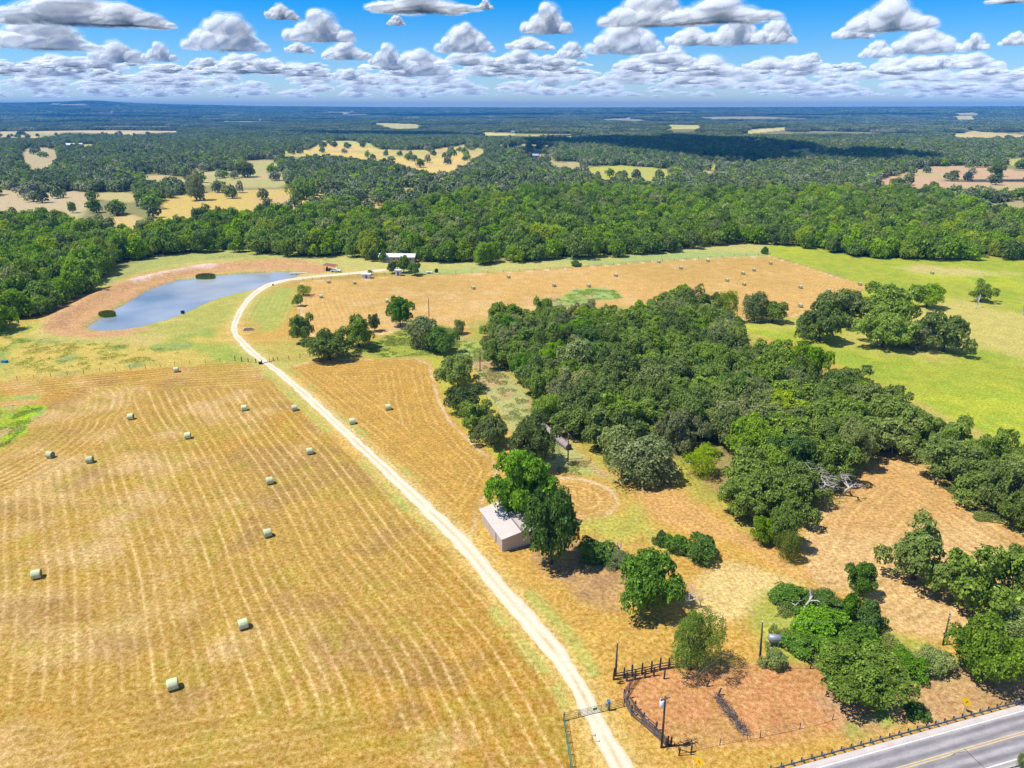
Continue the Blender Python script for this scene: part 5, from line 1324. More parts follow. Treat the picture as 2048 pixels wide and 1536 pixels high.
# timber corral
def board_fence(pts_px, h, label, rails=3, thick=.05, w=.17, post_r=.13, extra=0, ph=1.25, name='corral_fence', rng=1):
    rs = random.Random(rng); P = [Vector((*G(*p), 0)) for p in pts_px]; e = empty(name, P[0]); tag(e, label, 'fence')
    for p in P:
        mb = MB(); hh = h * ph * rs.uniform(.92, 1.12); q = p - P[0]; mb.tube([q + Vector((0, 0, -.2)), q + Vector((rs.uniform(-.05, .05), rs.uniform(-.05, .05), hh))], [post_r * 1.05, post_r * .9], 7); mb.build('post', M['post'], e)
    for a, b in zip(P, P[1:]):
        for k in range(rails):
            if rs.random() < .06: continue
            z = h * (.25 + .72 * k / max(rails - 1, 1)); mb = MB(); n = (b - a).normalized().cross(Vector((0, 0, 1))) * post_r
            mb.bar(a - P[0] + n + Vector((0, 0, z + rs.uniform(-.05, .05))), b - P[0] + n + Vector((0, 0, z + rs.uniform(-.05, .05))), thick, w); mb.build('plank', M['board'], e)
    return e
z5 = lambda X, Y_: (1100 + X / 5.12, 1240 + Y_ / 5.12)
board_fence([z5(*p) for p in ((650, 612), (755, 590), (838, 572), (940, 552), (1037, 530), (1122, 508), (1215, 494), (1300, 484), (1390, 470))], 1.3, 'tall-post timber fence along the upper side of the corral', rails=3, ph=1.55, post_r=.15, rng=2)
board_fence([z5(*p) for p in ((785, 625), (870, 605), (970, 590), (1060, 572))], .9, 'shorter inner row of corral posts', rails=1, ph=1.9, post_r=.15, rng=3)
board_fence([z5(*p) for p in ((760, 800), (785, 885), (835, 980), (940, 1062), (1068, 1178), (1200, 1298))], 1.35, 'outer plank fence of the corral beside the drive', rails=4, rng=4)
board_fence([z5(*p) for p in ((800, 800), (870, 925), (960, 1030), (1085, 1130), (1240, 1285))], 1.2, 'inner plank fence forming the narrow corral chute', rails=3, rng=5)
e, D = pipe_fence(z5(755, 802), z5(872, 612), 1.45, 6, 'tubular livestock gate standing open between the corral posts', 'corral_gate', 'post', [0, .5, 1], r=.035)
for (X, Y_, hh, lb) in ((1168, 602, 1.6, 'single corral post standing right of the inner post row'), (1605, 680, 1.3, 'lone leaning post in the corral under the feathery tree'), (1390, 0, 0, ''), (1720, 770, 1.3, 'splintered post at the head of the fallen brush row'), (690, 650, .9, 'short fallen timber near the corral corner'), (1445, 1355, 1.2, 'rotted brace post in front of the corral')):
    if not lb: continue
    x_, y_ = G(*z5(X, Y_)); mb = MB(); l_ = .35 if 'leaning' in lb or 'splint' in lb else .9 if 'fallen' in lb else .03
    mb.tube([(0, 0, -.1), (l_ * .5, 0, hh * .5), (l_, .05, hh * (1 if l_ < .8 else .4))], [.15, .13, .11], 7); o = mb.build('wood_post', M['post']); o.location = (x_, y_, 0); tag(o, lb, 'post')
x_, y_ = G(*z5(1320, 1388)); e = empty('brace_frame', (x_, y_, 0)); tag(e, 'leaning triangular timber brace in front of the corral', 'brace')
mb = MB(); mb.tube([(0, 0, 0), (0, 0, 1.25)], .09, 7); mb.build('post', M['post'], e); mb = MB(); mb.tube([(0, 0, 1.1), (1.6, .1, .35)], .06, 6); mb.build('strut', M['post'], e); mb = MB(); mb.tube([(1.6, .1, 0), (1.65, .12, .8)], .08, 7); mb.build('post', M['post'], e)
# fallen brush row and twigs inside the corral
def brush_row(a, b, wdt, n, label, seed, name='brush_pile', h=.5, mat='deadwood'):
    rs = random.Random(seed); A = Vector((*G(*a), 0)); B = Vector((*G(*b), 0)); mb = MB()
    for i in range(n):
        p = A.lerp(B, rs.random()) + Vector((rs.gauss(0, wdt), rs.gauss(0, wdt), rs.uniform(.02, h))); d = Vector((rs.gauss(0, 1), rs.gauss(0, 1), rs.gauss(0, .25))).normalized() * rs.uniform(.3, .9)
        mb.tube([p, p + d * .5 + Vector((0, 0, .05)), p + d], [rs.uniform(.02, .05), .03, .012], 4)
    tag(mb.build(name, M[mat]), label, kind='stuff')
brush_row(z5(1710, 790), z5(2000, 1170), .3, 420, 'fallen grey brush lying in a row across the corral', 1, mat='board')
brush_row(z5(1180, 1290), z5(1500, 1240), .2, 60, 'broken boards at the corral corner', 2, h=.2, mat='post')
brush_row((1185, 1090), (1240, 1120), 1.0, 260, 'loose branches under the shrub by the stump', 3, h=.6)
brush_row((425, 517), (475, 512), 3.0, 200, 'dark brush pile on the grass behind the pond', 4, h=.9, mat='board')
brush_row((2015, 510), (2040, 511), 1.5, 120, 'bleached fallen branches at the edge of the creek wood', 5, h=1.0)
brush_row((1040, 1096), (1070, 1090), 1.0, 60, 'scrap timber beside the barn end wall', 6, h=.4, mat='post')

# ---------------------------------------------------------------- metal barn
def ribbed_mat(name, c1, c2):
    return simple_mat(name, c1, c2, .55, .35, metal=.0, spec=.35)
M['barn_roof'] = ribbed_mat('barn_roof_paint', (.60, .50, .44), (.54, .45, .395)); M['barn_wall'] = ribbed_mat('barn_wall_paint', (.50, .42, .37), (.44, .37, .325))
def barn():
    A = Vector((*G(1006, 1103.5), 0)); B = Vector((*G(964, 1045), 0)); Cc = Vector((*G(1052, 1091), 0))
    u = (B - A); L = u.length; u.normalize(); v = Vector((u.y, -u.x, 0));
    if v.dot(Cc - A) < 0: v = -v
    Wd = (Cc - A).length * 1.55; ev = 3.1; rdg = 3.75; ov = .35
    e = empty('metal_barn', A, atan2(u.y, u.x)); tag(e, 'low pinkish-tan metal barn with pale roof beside the tall green trees', 'barn')
    sgn = 1 if Vector((cos(e.rotation_euler[2] - pi / 2), sin(e.rotation_euler[2] - pi / 2), 0)).dot(v) > 0 else -1
    Y = lambda t: -t * sgn                                # local y runs across the barn
    hw = Wd / 2
    def panel_wall(x0, y0, x1, y1, nm='wall_panel', gable=False, skip=()):
        n = max(1, int(round(hypot(x1 - x0, y1 - y0) / .9)))
        for i in range(n):
            if i in skip: continue
            a_ = i / n; b_ = (i + 1) / n; d = Vector((x1 - x0, y1 - y0, 0)); nn = d.normalized().cross(Vector((0, 0, 1))) * .02
            def top(t):
                yy = y0 + (y1 - y0) * t; return ev + (rdg - ev) * (1 - abs(abs(yy) - hw) / hw) if gable else ev
            pts = []
            def P_(t, z, o): return Vector((x0, y0, z)) + d * t + nn * o
            g = .012 / max(d.length, .1); vs = []
            tm = [a_ + g, a_ + (b_ - a_) * .45, a_ + (b_ - a_) * .5, a_ + (b_ - a_) * .55, b_ - g]; os_ = [0, 0, 1.6, 0, 0]
            for t, o in zip(tm, os_): vs += [P_(t, .05, o), P_(t, top(t) - .02 if not gable else top(t) - .04, o)]
            back = len(vs)
            for t in (tm[0], tm[-1]): vs += [P_(t, .05, -2), P_(t, top(t) - .04, -2)]
            fs = [(2 * k, 2 * k + 2, 2 * k + 3, 2 * k + 1) for k in range(4)] + [(back, back + 1, back + 3, back + 2), (0, 1, back + 1, back), (8, back + 2, back + 3, 9)]
            mb = MB(); mb.add(vs, fs); mb.build(nm, M['barn_wall'], e)
    nfr = int(round(L / .9)); dr = {i for i in range(nfr // 3, nfr // 3 * 2)}
    panel_wall(0, 0, L, 0); panel_wall(L, Y(0), L, Y(Wd), gable=True); panel_wall(L, Y(Wd), 0, Y(Wd)); panel_wall(0, Y(Wd), 0, Y(0), gable=True)
    mb = MB(); mb.box((L / 2, Y(hw), .04), (L - .1, Wd - .1, .1)); mb.build('slab', M['concrete'], e)
    for xx in (.12, L * .30, L * .62):                    # dark door gaps on the drive side
        mb = MB(); mb.box((xx, Y(-.05), 1.5), (.14, .05, 2.8)); mb.build('door_gap', M['black'], e)
    mb = MB(); mb.box((L * .46, Y(-.07), 2.95), (L * .66, .1, .12)); mb.build('door_track', M['barn_wall'], e)
    mb = MB(); mb.box((L * .46, Y(-.085), 1.45), (L * .30, .06, 2.85)); mb.build('sliding_door', M['barn_wall'], e)
    n = int(round((L + 2 * ov) / .95))
    for side in (0, 1):
        for i in range(n):
            x0 = -ov + (L + 2 * ov) * i / n + .006; x1 = -ov + (L + 2 * ov) * (i + 1) / n - .006; xm = (x0 + x1) / 2
            yo = Y(-ov) if side == 0 else Y(Wd + ov); ym = Y(hw); zo = ev - .08 + .05; zr = rdg + .05
            vs = []
            for xx, dz in ((x0, .03), (x0 + .07, 0), (xm - .03, 0), (xm, .025), (xm + .03, 0), (x1 - .07, 0), (x1, .03)): vs += [(xx, yo, zo + dz), (xx, ym, zr + dz)]
            vs += [(x0, yo, zo - .04), (x0, ym, zr - .04), (x1, yo, zo - .04), (x1, ym, zr - .04)]
            fs = [(2 * k, 2 * k + 2, 2 * k + 3, 2 * k + 1) for k in range(6)] + [(14, 15, 17, 16), (0, 14, 16, 12), (0, 1, 15, 14), (12, 16, 17, 13)]
            mb = MB(); mb.add(vs, fs); mb.build('roof_panel', M['barn_roof'], e)
    mb = MB(); mb.bar((-ov, Y(hw), rdg + .10), (L + ov, Y(hw), rdg + .10), .32, .05); mb.build('ridge_cap', M['roof_grey'], e)
    for yy, zz in ((Y(-ov - .03), ev - .06), (Y(Wd + ov + .03), ev - .06)):
        mb = MB(); mb.box((L / 2, yy, zz), (L + 2 * ov, .06, .14)); mb.build('eave_trim', M['white'], e)
    for xx in (-ov - .03, L + ov + .03):
        for sgn2 in (0, 1):
            mb = MB(); mb.bar((xx, Y(-ov) if sgn2 == 0 else Y(Wd + ov), ev - .06), (xx, Y(hw), rdg + .02), .05, .13); mb.build('gable_trim', M['white'], e)
barn()

# ---------------------------------------------------------------- small buildings and far houses
def house(px, py, L, Wd, h, rise, rz, label, wall='white', roof='roof_white', name='house', wins=3, cat='house', door=True, ov=.4, z=None):
    x_, y_ = G(px, py); zz = Hf1(x_, y_) if z is None else z
    e = empty(name, (x_, y_, zz), radians(rz)); tag(e, label, cat)
    mb = MB(); hl, hw = L / 2, Wd / 2
    vs = [(-hl, -hw, 0), (hl, -hw, 0), (hl, hw, 0), (-hl, hw, 0), (-hl, -hw, h), (hl, -hw, h), (hl, hw, h), (-hl, hw, h), (-hl, 0, h + rise * .98), (hl, 0, h + rise * .98)]
    mb.add(vs, [(0, 1, 5, 4), (2, 3, 7, 6), (1, 2, 6, 9, 5), (3, 0, 4, 8, 7), (3, 2, 1, 0)]); mb.build('wall', M[wall], e)
    for s in (-1, 1):
        m2 = MB(); sl = rise / hw
        a = [(-hl - ov, s * (hw + ov), h - sl * ov), (hl + ov, s * (hw + ov), h - sl * ov), (hl + ov, 0, h + rise), (-hl - ov, 0, h + rise)]
        vs = [(p[0], p[1], p[2] + .02) for p in a] + [(p[0], p[1], p[2] + .14) for p in a]
        m2.add(vs, [(0, 1, 2, 3), (7, 6, 5, 4), (0, 4, 5, 1), (1, 5, 6, 2), (2, 6, 7, 3), (3, 7, 4, 0)]); m2.build('roof', M[roof], e)
    for i in range(wins):
        xx = -hl + L * (i + .7) / (wins + .4); m3 = MB(); m3.box((xx, -hw - .03, h * .58), (min(1.4, L * .12), .08, h * .32)); f = m3.build('window', M['white'] if wall != 'white' else M['galv'], e)
        m4 = MB(); m4.box((xx, -hw - .08, h * .58), (min(1.2, L * .10), .03, h * .26)); m4.build('pane', M['glass'], f)
    if door: m5 = MB(); m5.box((hl * .12, -hw - .04, h * .38), (1.0, .07, h * .74)); m5.build('door', M['roof_grey'], e)
    return e
house(796, 523, 20, 6.0, 3.2, 1.3, -4, 'long low house with white metal roof against the creek wood', 'tan_wall', 'roof_white', wins=6)
house(797, 531, 4.5, 3.5, 2.4, .4, -4, 'small porch building in front of the long white-roofed house', 'tan_wall', 'rust_roof', wins=1, name='porch')
house(733.5, 556, 4.2, 2.6, 2.2, .15, -5, 'small white box shed beside the drive bend', 'white', 'roof_white', name='shed', wins=0, cat='shed')
house(797, 551, 2.6, 2.4, 3.0, .15, -5, 'upright white box shed beside the dark trees', 'white', 'roof_white', name='shed', wins=0, cat='shed')
house(150, 297, 34, 16, 5, 3, 10, 'white ranch building among trees at far left', 'white', 'roof_white', wins=3)
house(196, 348, 16, 6, 3, 1, 0, 'pale trailer home hidden in the far left woods', 'roof_blue', 'roof_white', wins=3)
house(1068, 317, 17, 10, 4.5, 2.6, -12, 'red barn with blue-grey roof on the far farmyard', 'red', 'roof_blue', wins=2, name='barn', cat='barn')
house(1192, 331, 12, 9, 4, 3, 8, 'brown gabled farmhouse beside the far pale track', 'tan_wall', 'roof_grey', wins=2)
house(1360, 318, 20, 9, 4, 1.6, 0, 'white house with blue-white roof at the bend of the far track', 'white', 'roof_blue', wins=4)
house(1680, 307, 18, 10, 4.5, 2, 5, 'white house standing in the woods at upper right', 'white', 'roof_white', wins=3)
house(915, 250, 40, 20, 6, 3, 0, 'white farm building on the distant plain', 'white', 'roof_white', wins=3)
house(1028, 263, 22, 12, 5, 2, 0, 'pale house at the edge of the long far meadow', 'white', 'roof_blue', wins=3)
house(442, 257, 40, 14, 5, 2, 0, 'pale farm building above the far left woods', 'white', 'roof_white', wins=3)
house(118, 233, 90, 36, 9, 5, 0, 'large white-roofed hall near the hills on the left', 'white', 'roof_white', wins=3)
house(1800, 1000, 0.01, 0.01, 0.01, 0.01, 0, '', wins=0) if False else None

# carport with pickup
x_, y_ = G(662, 541); e = empty('carport', (x_, y_, 0), radians(-6)); tag(e, 'open carport with rust-red roof beside the pond', 'carport')
mb = MB(); M_ = Matrix.Rotation(radians(7), 4, 'Y'); mb.box((0, 0, 3.0), (6.4, 5.5, .12), M=M_); mb.build('roof', M['rust_roof'], e)
for a_ in (-2.8, 2.8):
    for b_ in (-2.4, 2.4): mb = MB(); mb.tube([(a_, b_, 0), (a_, b_, 2.9 - a_ * .12)], .08, 6); mb.build('post', M['post'], e)
x_, y_ = G(657, 542); o = empty('tractor', (x_, y_, 0), radians(10)); tag(o, 'dark tractor parked under the rust-red carport', 'tractor')
mb = MB(); mb.box((.8, 0, 1.0), (1.6, .8, .7)); mb.build('hood', M['black'], o); mb = MB(); mb.box((-.6, 0, 1.55), (1.1, 1.1, 1.4)); mb.build('cab', M['glass'], o)
for (a_, b_, r_) in ((-.7, .8, .75), (-.7, -.8, .75), (1.2, .6, .42), (1.2, -.6, .42)): mb = MB(); mb.tube([(a_, b_ - .15, r_), (a_, b_ + .15, r_)], r_, 14); mb.build('wheel', M['tyre'], o)
def pickup(px, py, rz, label):
    x_, y_ = G(px, py); e = empty('pickup_truck', (x_, y_, 0), radians(rz)); tag(e, label, 'pickup truck')
    mb = MB(); side = [(-2.7, .5), (2.7, .5), (2.72, 1.05), (2.5, 1.12), (1.2, 1.18), (.55, 1.75), (-.75, 1.78), (-.95, 1.15), (-2.7, 1.15)]
    n = len(side); vs = [(x, -.95, z) for x, z in side] + [(x, .95, z) for x, z in side]
    mb.add(vs, [tuple(range(n)), tuple(range(2 * n - 1, n - 1, -1))] + [(i + n, (i + 1) % n + n, (i + 1) % n, i) for i in range(n)]); mb.build('body', M['white'], e)
    mb = MB(); mb.box((-.1, 0, 1.48), (1.15, 1.93, .36)); mb.box((-1.85, 0, 1.153), (1.55, 1.6, .02)); mb.build('window', M['glass'], e)
    for a_ in (-1.7, 1.75):
        for b_ in (-.85, .85): mb = MB(); mb.tube([(a_, b_ - .13, .4), (a_, b_ + .13, .4)], .4, 14); w = mb.build('wheel', M['tyre'], e)
    for b_ in (-.7, .7): mb = MB(); mb.box((2.72, b_, .9), (.05, .35, .2)); mb.build('headlight', M['galv'], e)
    mb = MB(); mb.box((2.75, 0, .55), (.12, 1.9, .2)); mb.build('bumper', M['galv'], e)
pickup(672, 544, -8, 'white pickup truck parked at the right side of the carport')
# pier, boxes, junk
x_, y_ = G(597, 546); e = empty('pier', (x_, y_, 0), radians(12)); tag(e, 'thin white pier reaching into the right end of the pond', 'pier')
for i in range(14): mb = MB(); mb.box((-4.2 + i * .62, 0, .12), (.56, 1.0, .06)); mb.build('plank', M['white'], e)
for a_ in (-3.8, -1, 1.8, 4.0):
    for b_ in (-.42, .42): mb = MB(); mb.tube([(a_, b_, -1.6), (a_, b_, .1)], .06, 6); mb.build('post', M['galv'], e)
def small_box(px, py, dims, mat, name, label, cat, rz=0, lid=None):
    x_, y_ = G(px, py); e = empty(name, (x_, y_, 0), radians(rz)); tag(e, label, cat)
    mb = MB(); mb.box((0, 0, dims[2] / 2), dims); mb.build('body', M[mat], e)
    mb = MB(); mb.box((0, 0, dims[2] + .04), (dims[0] * 1.08, dims[1] * 1.08, .07)); mb.build('lid', M[lid or mat], e)
small_box(366, 627, (1.3, 1.0, 1.1), 'black', 'pump_box', 'black pump box on the near shore of the pond', 'box', 10)
small_box(10, 725, (1.8, 1.1, .7), 'blue', 'water_trough', 'small blue trough on the grass at the left edge', 'trough', -10, 'blue')
small_box(521, 728, (1.1, .9, .7), 'black', 'gate_box', 'black box at the left side of the cattle guard', 'box', 30)
small_box(546, 571, (.7, .5, .6), 'black', 'valve_box', 'tiny dark box beside the drive bend near the pond', 'box', 30)
small_box(1184, 1, (1, 1, 1), 'black', 'x', '', '') if False else None
# concrete trough pit by the drive
x_, y_ = G(497, 660); e = empty('stock_tank', (x_, y_, 0), radians(10)); tag(e, 'low dark open tank with pale rim beside the drive bend', 'stock tank')
for (c_, d_) in (((0, 1.0, .2), (3.6, .18, .5)), ((0, -1.0, .2), (3.6, .18, .5)), ((1.75, 0, .2), (.18, 1.85, .5)), ((-1.75, 0, .2), (.18, 1.85, .5))): mb = MB(); mb.box(c_, d_); mb.build('side', M['concrete'], e)
mb = MB(); mb.box((0, 0, .05), (3.3, 1.8, .1)); mb.build('bottom', M['black'], e)
# cattle guard
A = Vector((*G(524, 727), .07)); B = Vector((*G(547, 722), .07)); e = empty('cattle_guard', A); tag(e, 'steel cattle guard where the drive crosses the fence', 'cattle guard')
for i in range(7):
    o_ = Vector((.15, .35, 0)) * (i - 3) * .8; mb = MB(); mb.bar(o_, B - A + o_, .09); mb.build('bar', M['galv'], e)
for t, lb in ((0, 0), (1, 1)): mb = MB(); mb.tube([(B - A) * t, (B - A) * t + Vector((0, 0, 1.3))], .12, 7); mb.build('post', M['post'], e)
# trailer and spool junk near the houses
x_, y_ = G(858, 547); e = empty('flat_trailer', (x_, y_, 0)); tag(e, 'small white trailer beside the bright round tree', 'trailer')
mb = MB(); mb.box((0, 0, .75), (3.2, 1.5, .35)); mb.build('bed', M['white'], e); mb = MB(); mb.bar((1.6, 0, .6), (2.8, 0, .5), .1); mb.build('tongue', M['galv'], e)
for b_ in (-.8, .8): mb = MB(); mb.tube([(0, b_ - .1, .38), (0, b_ + .1, .38)], .38, 12); mb.build('wheel', M['tyre'], e)
x_, y_ = G(873, 545); e = empty('cable_spool', (x_, y_, 0)); tag(e, 'dark brown spool on the grass right of the trailer', 'spool')
for b_ in (-.6, .6): mb = MB(); mb.tube([(0, b_ - .06, 1.0), (0, b_ + .06, 1.0)], 1.0, 16); mb.build('flange', M['post'], e)
mb = MB(); mb.tube([(0, -.55, 1.0), (0, .55, 1.0)], .5, 12); mb.build('drum', M['soil'], e)
# silver tank in the vines
x_, y_ = G(1547, 1291); e = empty('water_tank', (x_, y_, 0), radians(-8)); tag(e, 'silver cylindrical tank showing above the vine-covered mound', 'tank')
mb = MB(); mb.tube([(-1.0, 0, 1.5), (-.85, 0, 1.5), (.85, 0, 1.5), (1.0, 0, 1.5)], [.35, .6, .6, .35], 16); mb.build('shell', M['galv'], e, True)
for a_ in (-.6, .6): mb = MB(); mb.box((a_, 0, .5), (.12, .9, 1.0)); mb.build('leg', M['galv'], e)
# distant water tower
x_ = 7900.0 * (1960 - 1024) / F / cos(TH) * 1.0; y_ = 7900.0; zt = Hf1(x_, y_); e = empty('water_tower', (x_, y_, zt)); tag(e, 'white water tower on the far horizon at the right', 'water tower')
need_z = CH + (218 - 207) / F * 7900 - zt
mb = MB(); mb.tube([(0, 0, -5), (0, 0, need_z * .75)], [5, 4], 10); mb.build('stem', M['white'], e); mb = MB(); mb.tube([(0, 0, need_z * .68), (0, 0, need_z * .78), (0, 0, need_z * .92), (0, 0, need_z)], [4, 13, 13, 3], 16); mb.build('tank', M['white'], e, True)
# specks of farm buildings over the far country
mb = MB(); rs2 = random.Random(4)
for i in range(150):
    r = rs2.uniform(4200, 11500); az_ = radians(rs2.uniform(-38, 38)); a_ = r * sin(az_); b_ = r * cos(az_); zz = Hf1(a_, b_); s_ = r / 9000
    mb.box((a_, b_, zz + 9 * 1), (rs2.uniform(14, 55) * s_, rs2.uniform(14, 40), rs2.uniform(5, 9)), rs2.uniform(-.5, .5))
tag(mb.build('far_farm_buildings', M['white']), 'pale specks of farm buildings scattered over the far country', kind='stuff')

# ---------------------------------------------------------------- clouds
def cloud_mat(name, thin):
    m, ns, ls = new_mat(name); lw = N(ns, 'LayerWeight'); lw.inputs['Blend'].default_value = .5
    tc = N(ns, 'TexCoord'); nz = noise(ns, ls, tc.outputs['Object'], 8.0, 6, .7)
    fac = mathn(ns, ls, 'MULTIPLY_ADD', mathn(ns, ls, 'SUBTRACT', nz, .5), 2.6, lw.outputs['Facing'])
    al = mrange(ns, ls, fac, .08, .88, 0, 1)
    wa = N(ns, 'Attribute', attribute_name='wisp')
    al = mathn(ns, ls, 'MAXIMUM', mathn(ns, ls, 'MAXIMUM', al, thin), wa.outputs['Fac'])
    geo = N(ns, 'NewGeometry'); va = N(ns, 'VectorMath', operation='ADD'); ls.new(geo.outputs['Normal'], va.inputs[0]); va.inputs[1].default_value = (-.7, -.4, 1.15)
    vn = N(ns, 'VectorMath', operation='NORMALIZE'); ls.new(va.outputs[0], vn.inputs[0])
    d = N(ns, 'BsdfDiffuse'); d.inputs[0].default_value = (.97, .985, 1.0, 1); ls.new(vn.outputs[0], d.inputs['Normal'])
    t = N(ns, 'BsdfTranslucent'); t.inputs[0].default_value = (.96, .98, 1, 1)
    mx = N(ns, 'MixShader'); mx.inputs[0].default_value = .50; ls.new(d.outputs[0], mx.inputs[1]); ls.new(t.outputs[0], mx.inputs[2])
    tr = N(ns, 'BsdfTransparent'); m2 = N(ns, 'MixShader'); ls.new(al, m2.inputs[0]); ls.new(mx.outputs[0], m2.inputs[1]); ls.new(tr.outputs[0], m2.inputs[2])
    o = N(ns, 'OutputMaterial'); ls.new(m2.outputs[0], o.inputs[0]); return m
M['cloud'] = cloud_mat('cumulus', .50); M['cloud_thin'] = cloud_mat('thin_cumulus', .62); M['cloud_far'] = cloud_mat('hazy_cumulus', .84); M['cloud_dense'] = cloud_mat('dense_cumulus', .05)  # lower clouds made more transparent to stand in for distance haze
def ico(sub):
    import bmesh
    bm = bmesh.new(); bmesh.ops.create_icosphere(bm, subdivisions=sub, radius=1)
    V = np.array([v.co[:] for v in bm.verts]); Fq = np.array([[v.index for v in f.verts] for f in bm.faces]); bm.free(); return V, Fq
IV, IF = ico(4) if False else ico(3); IV3, IF3 = ico(3)
def cloud_mesh(seed, n=16, lo=False, top=1.0):
    """unit cloud: width 2, depth ~1.4, height ~.55, flat base at z = 0"""
    rs = np.random.RandomState(seed); V0, F0 = (IV3, IF3) if lo else (IV, IF); Vs = []; Fs = []; Ws = []; o = 0
    main = rs.uniform(-.35, .35)
    for i in range(n):
        x = -.88 + 1.76 * ((i * .618034) % 1) + rs.uniform(-.05, .05); w = max(0.10, 1 - abs(x - main) / 1.2)
        y = rs.uniform(-.4, .4); r = rs.uniform(.12, .20) * (.5 + .7 * w); z = rs.uniform(.0, .40) * w ** 1.3 * top + r * .15
        if i < 3: r = rs.uniform(.20, .27); z = .10 + .08 * i * top; x = main + rs.uniform(-.25, .25); y *= .4
        p = V0 * np.array([1.35, 1.2, .80]) * r
        q = V0 * r * 6.0 + rs.uniform(0, 50, 3)
        dsp = vnoise3(q[:, 0] * 1.3, q[:, 1] * 1.3, q[:, 2] * 1.3, seed) * .55 + vnoise3(q[:, 0] * 3.1, q[:, 1] * 3.1, q[:, 2] * 3.1, seed + 1) * .30 + vnoise3(q[:, 0] * 7, q[:, 1] * 7, q[:, 2] * 7, seed + 2) * .15
        p = p * (.80 + .44 * dsp)[:, None] + np.array([x, y, z])
        p[:, 2] = np.where(p[:, 2] < 0, p[:, 2] * .18, p[:, 2])
        Vs.append(p); Fs.append(F0 + o); o += len(p); Ws.append(np.zeros(len(p)))
        for sc_, am in ((1.14, .87), (1.30, .945)):          # thin vapour round every lobe
            if lo and am > .9: continue
            c0 = np.array([x, y, z]); p2 = c0 + (V0 * np.array([1.35, 1.2, .80]) * r * (.80 + .44 * dsp)[:, None]) * sc_ * (1 + .35 * (vnoise3(q[:, 0] * .9 + 9, q[:, 1] * .9, q[:, 2] * .9, seed + 7) - .5))[:, None]
            p2[:, 2] = np.where(p2[:, 2] < 0, p2[:, 2] * .3, p2[:, 2])
            Vs.append(p2); Fs.append(F0 + o); o += len(p2); Ws.append(np.full(len(p2), am))
    return np.concatenate(Vs), np.concatenate(Fs), np.concatenate(Ws)
CM = []
for i in range(5):
    V, Fq, W_ = cloud_mesh(300 + i * 11, 24, lo=i < 0, top=(1, 1.2, .8, 1.1, .9)[i]); CM.append(np_mesh('cloud', V, Fq, M['cloud'], True, {'wisp': ('FLOAT', W_)}))
CML = []
for i in range(3):
    V, Fq, W_ = cloud_mesh(500 + i * 11, 18, lo=True); CML.append(np_mesh('cloud', V, Fq, M['cloud'], True, {'wisp': ('FLOAT', W_)}))
BASE = 1300.0
def cloud_px(cx, ybase, w, hgt, var, label, mat=None, lo=False, name='cloud'):
    el = math.atan((218 - ybase) / F * cos(TH) / 1.0)     # small angles above the horizon
    u = (cx - 1024) / F; v = -(ybase - 768) / F
    d = Vector((u, cos(TH) + v * sin(TH), -sin(TH) + v * cos(TH))); t = (BASE - CH) / d.z; p = d * t
    zc_ = p.y * cos(TH) + (CH - BASE) * sin(TH); s = F / zc_
    W = w / 2 / s; Hc = min(hgt / s / .44, 1.9 * W)
    o = link(name, (CML if lo else CM)[var % (3 if lo else 5)]); o.location = (p.x, p.y, BASE); o.scale = (W, W * .8, Hc)
    o.rotation_euler = (0, 0, -math.atan2(p.x, p.y) + (pi if var % 2 else 0))
    if mat: o.material_slots[0].link = 'OBJECT'; o.material_slots[0].material = M[mat]
    if label: tag(o, label, 'cloud')
    return o
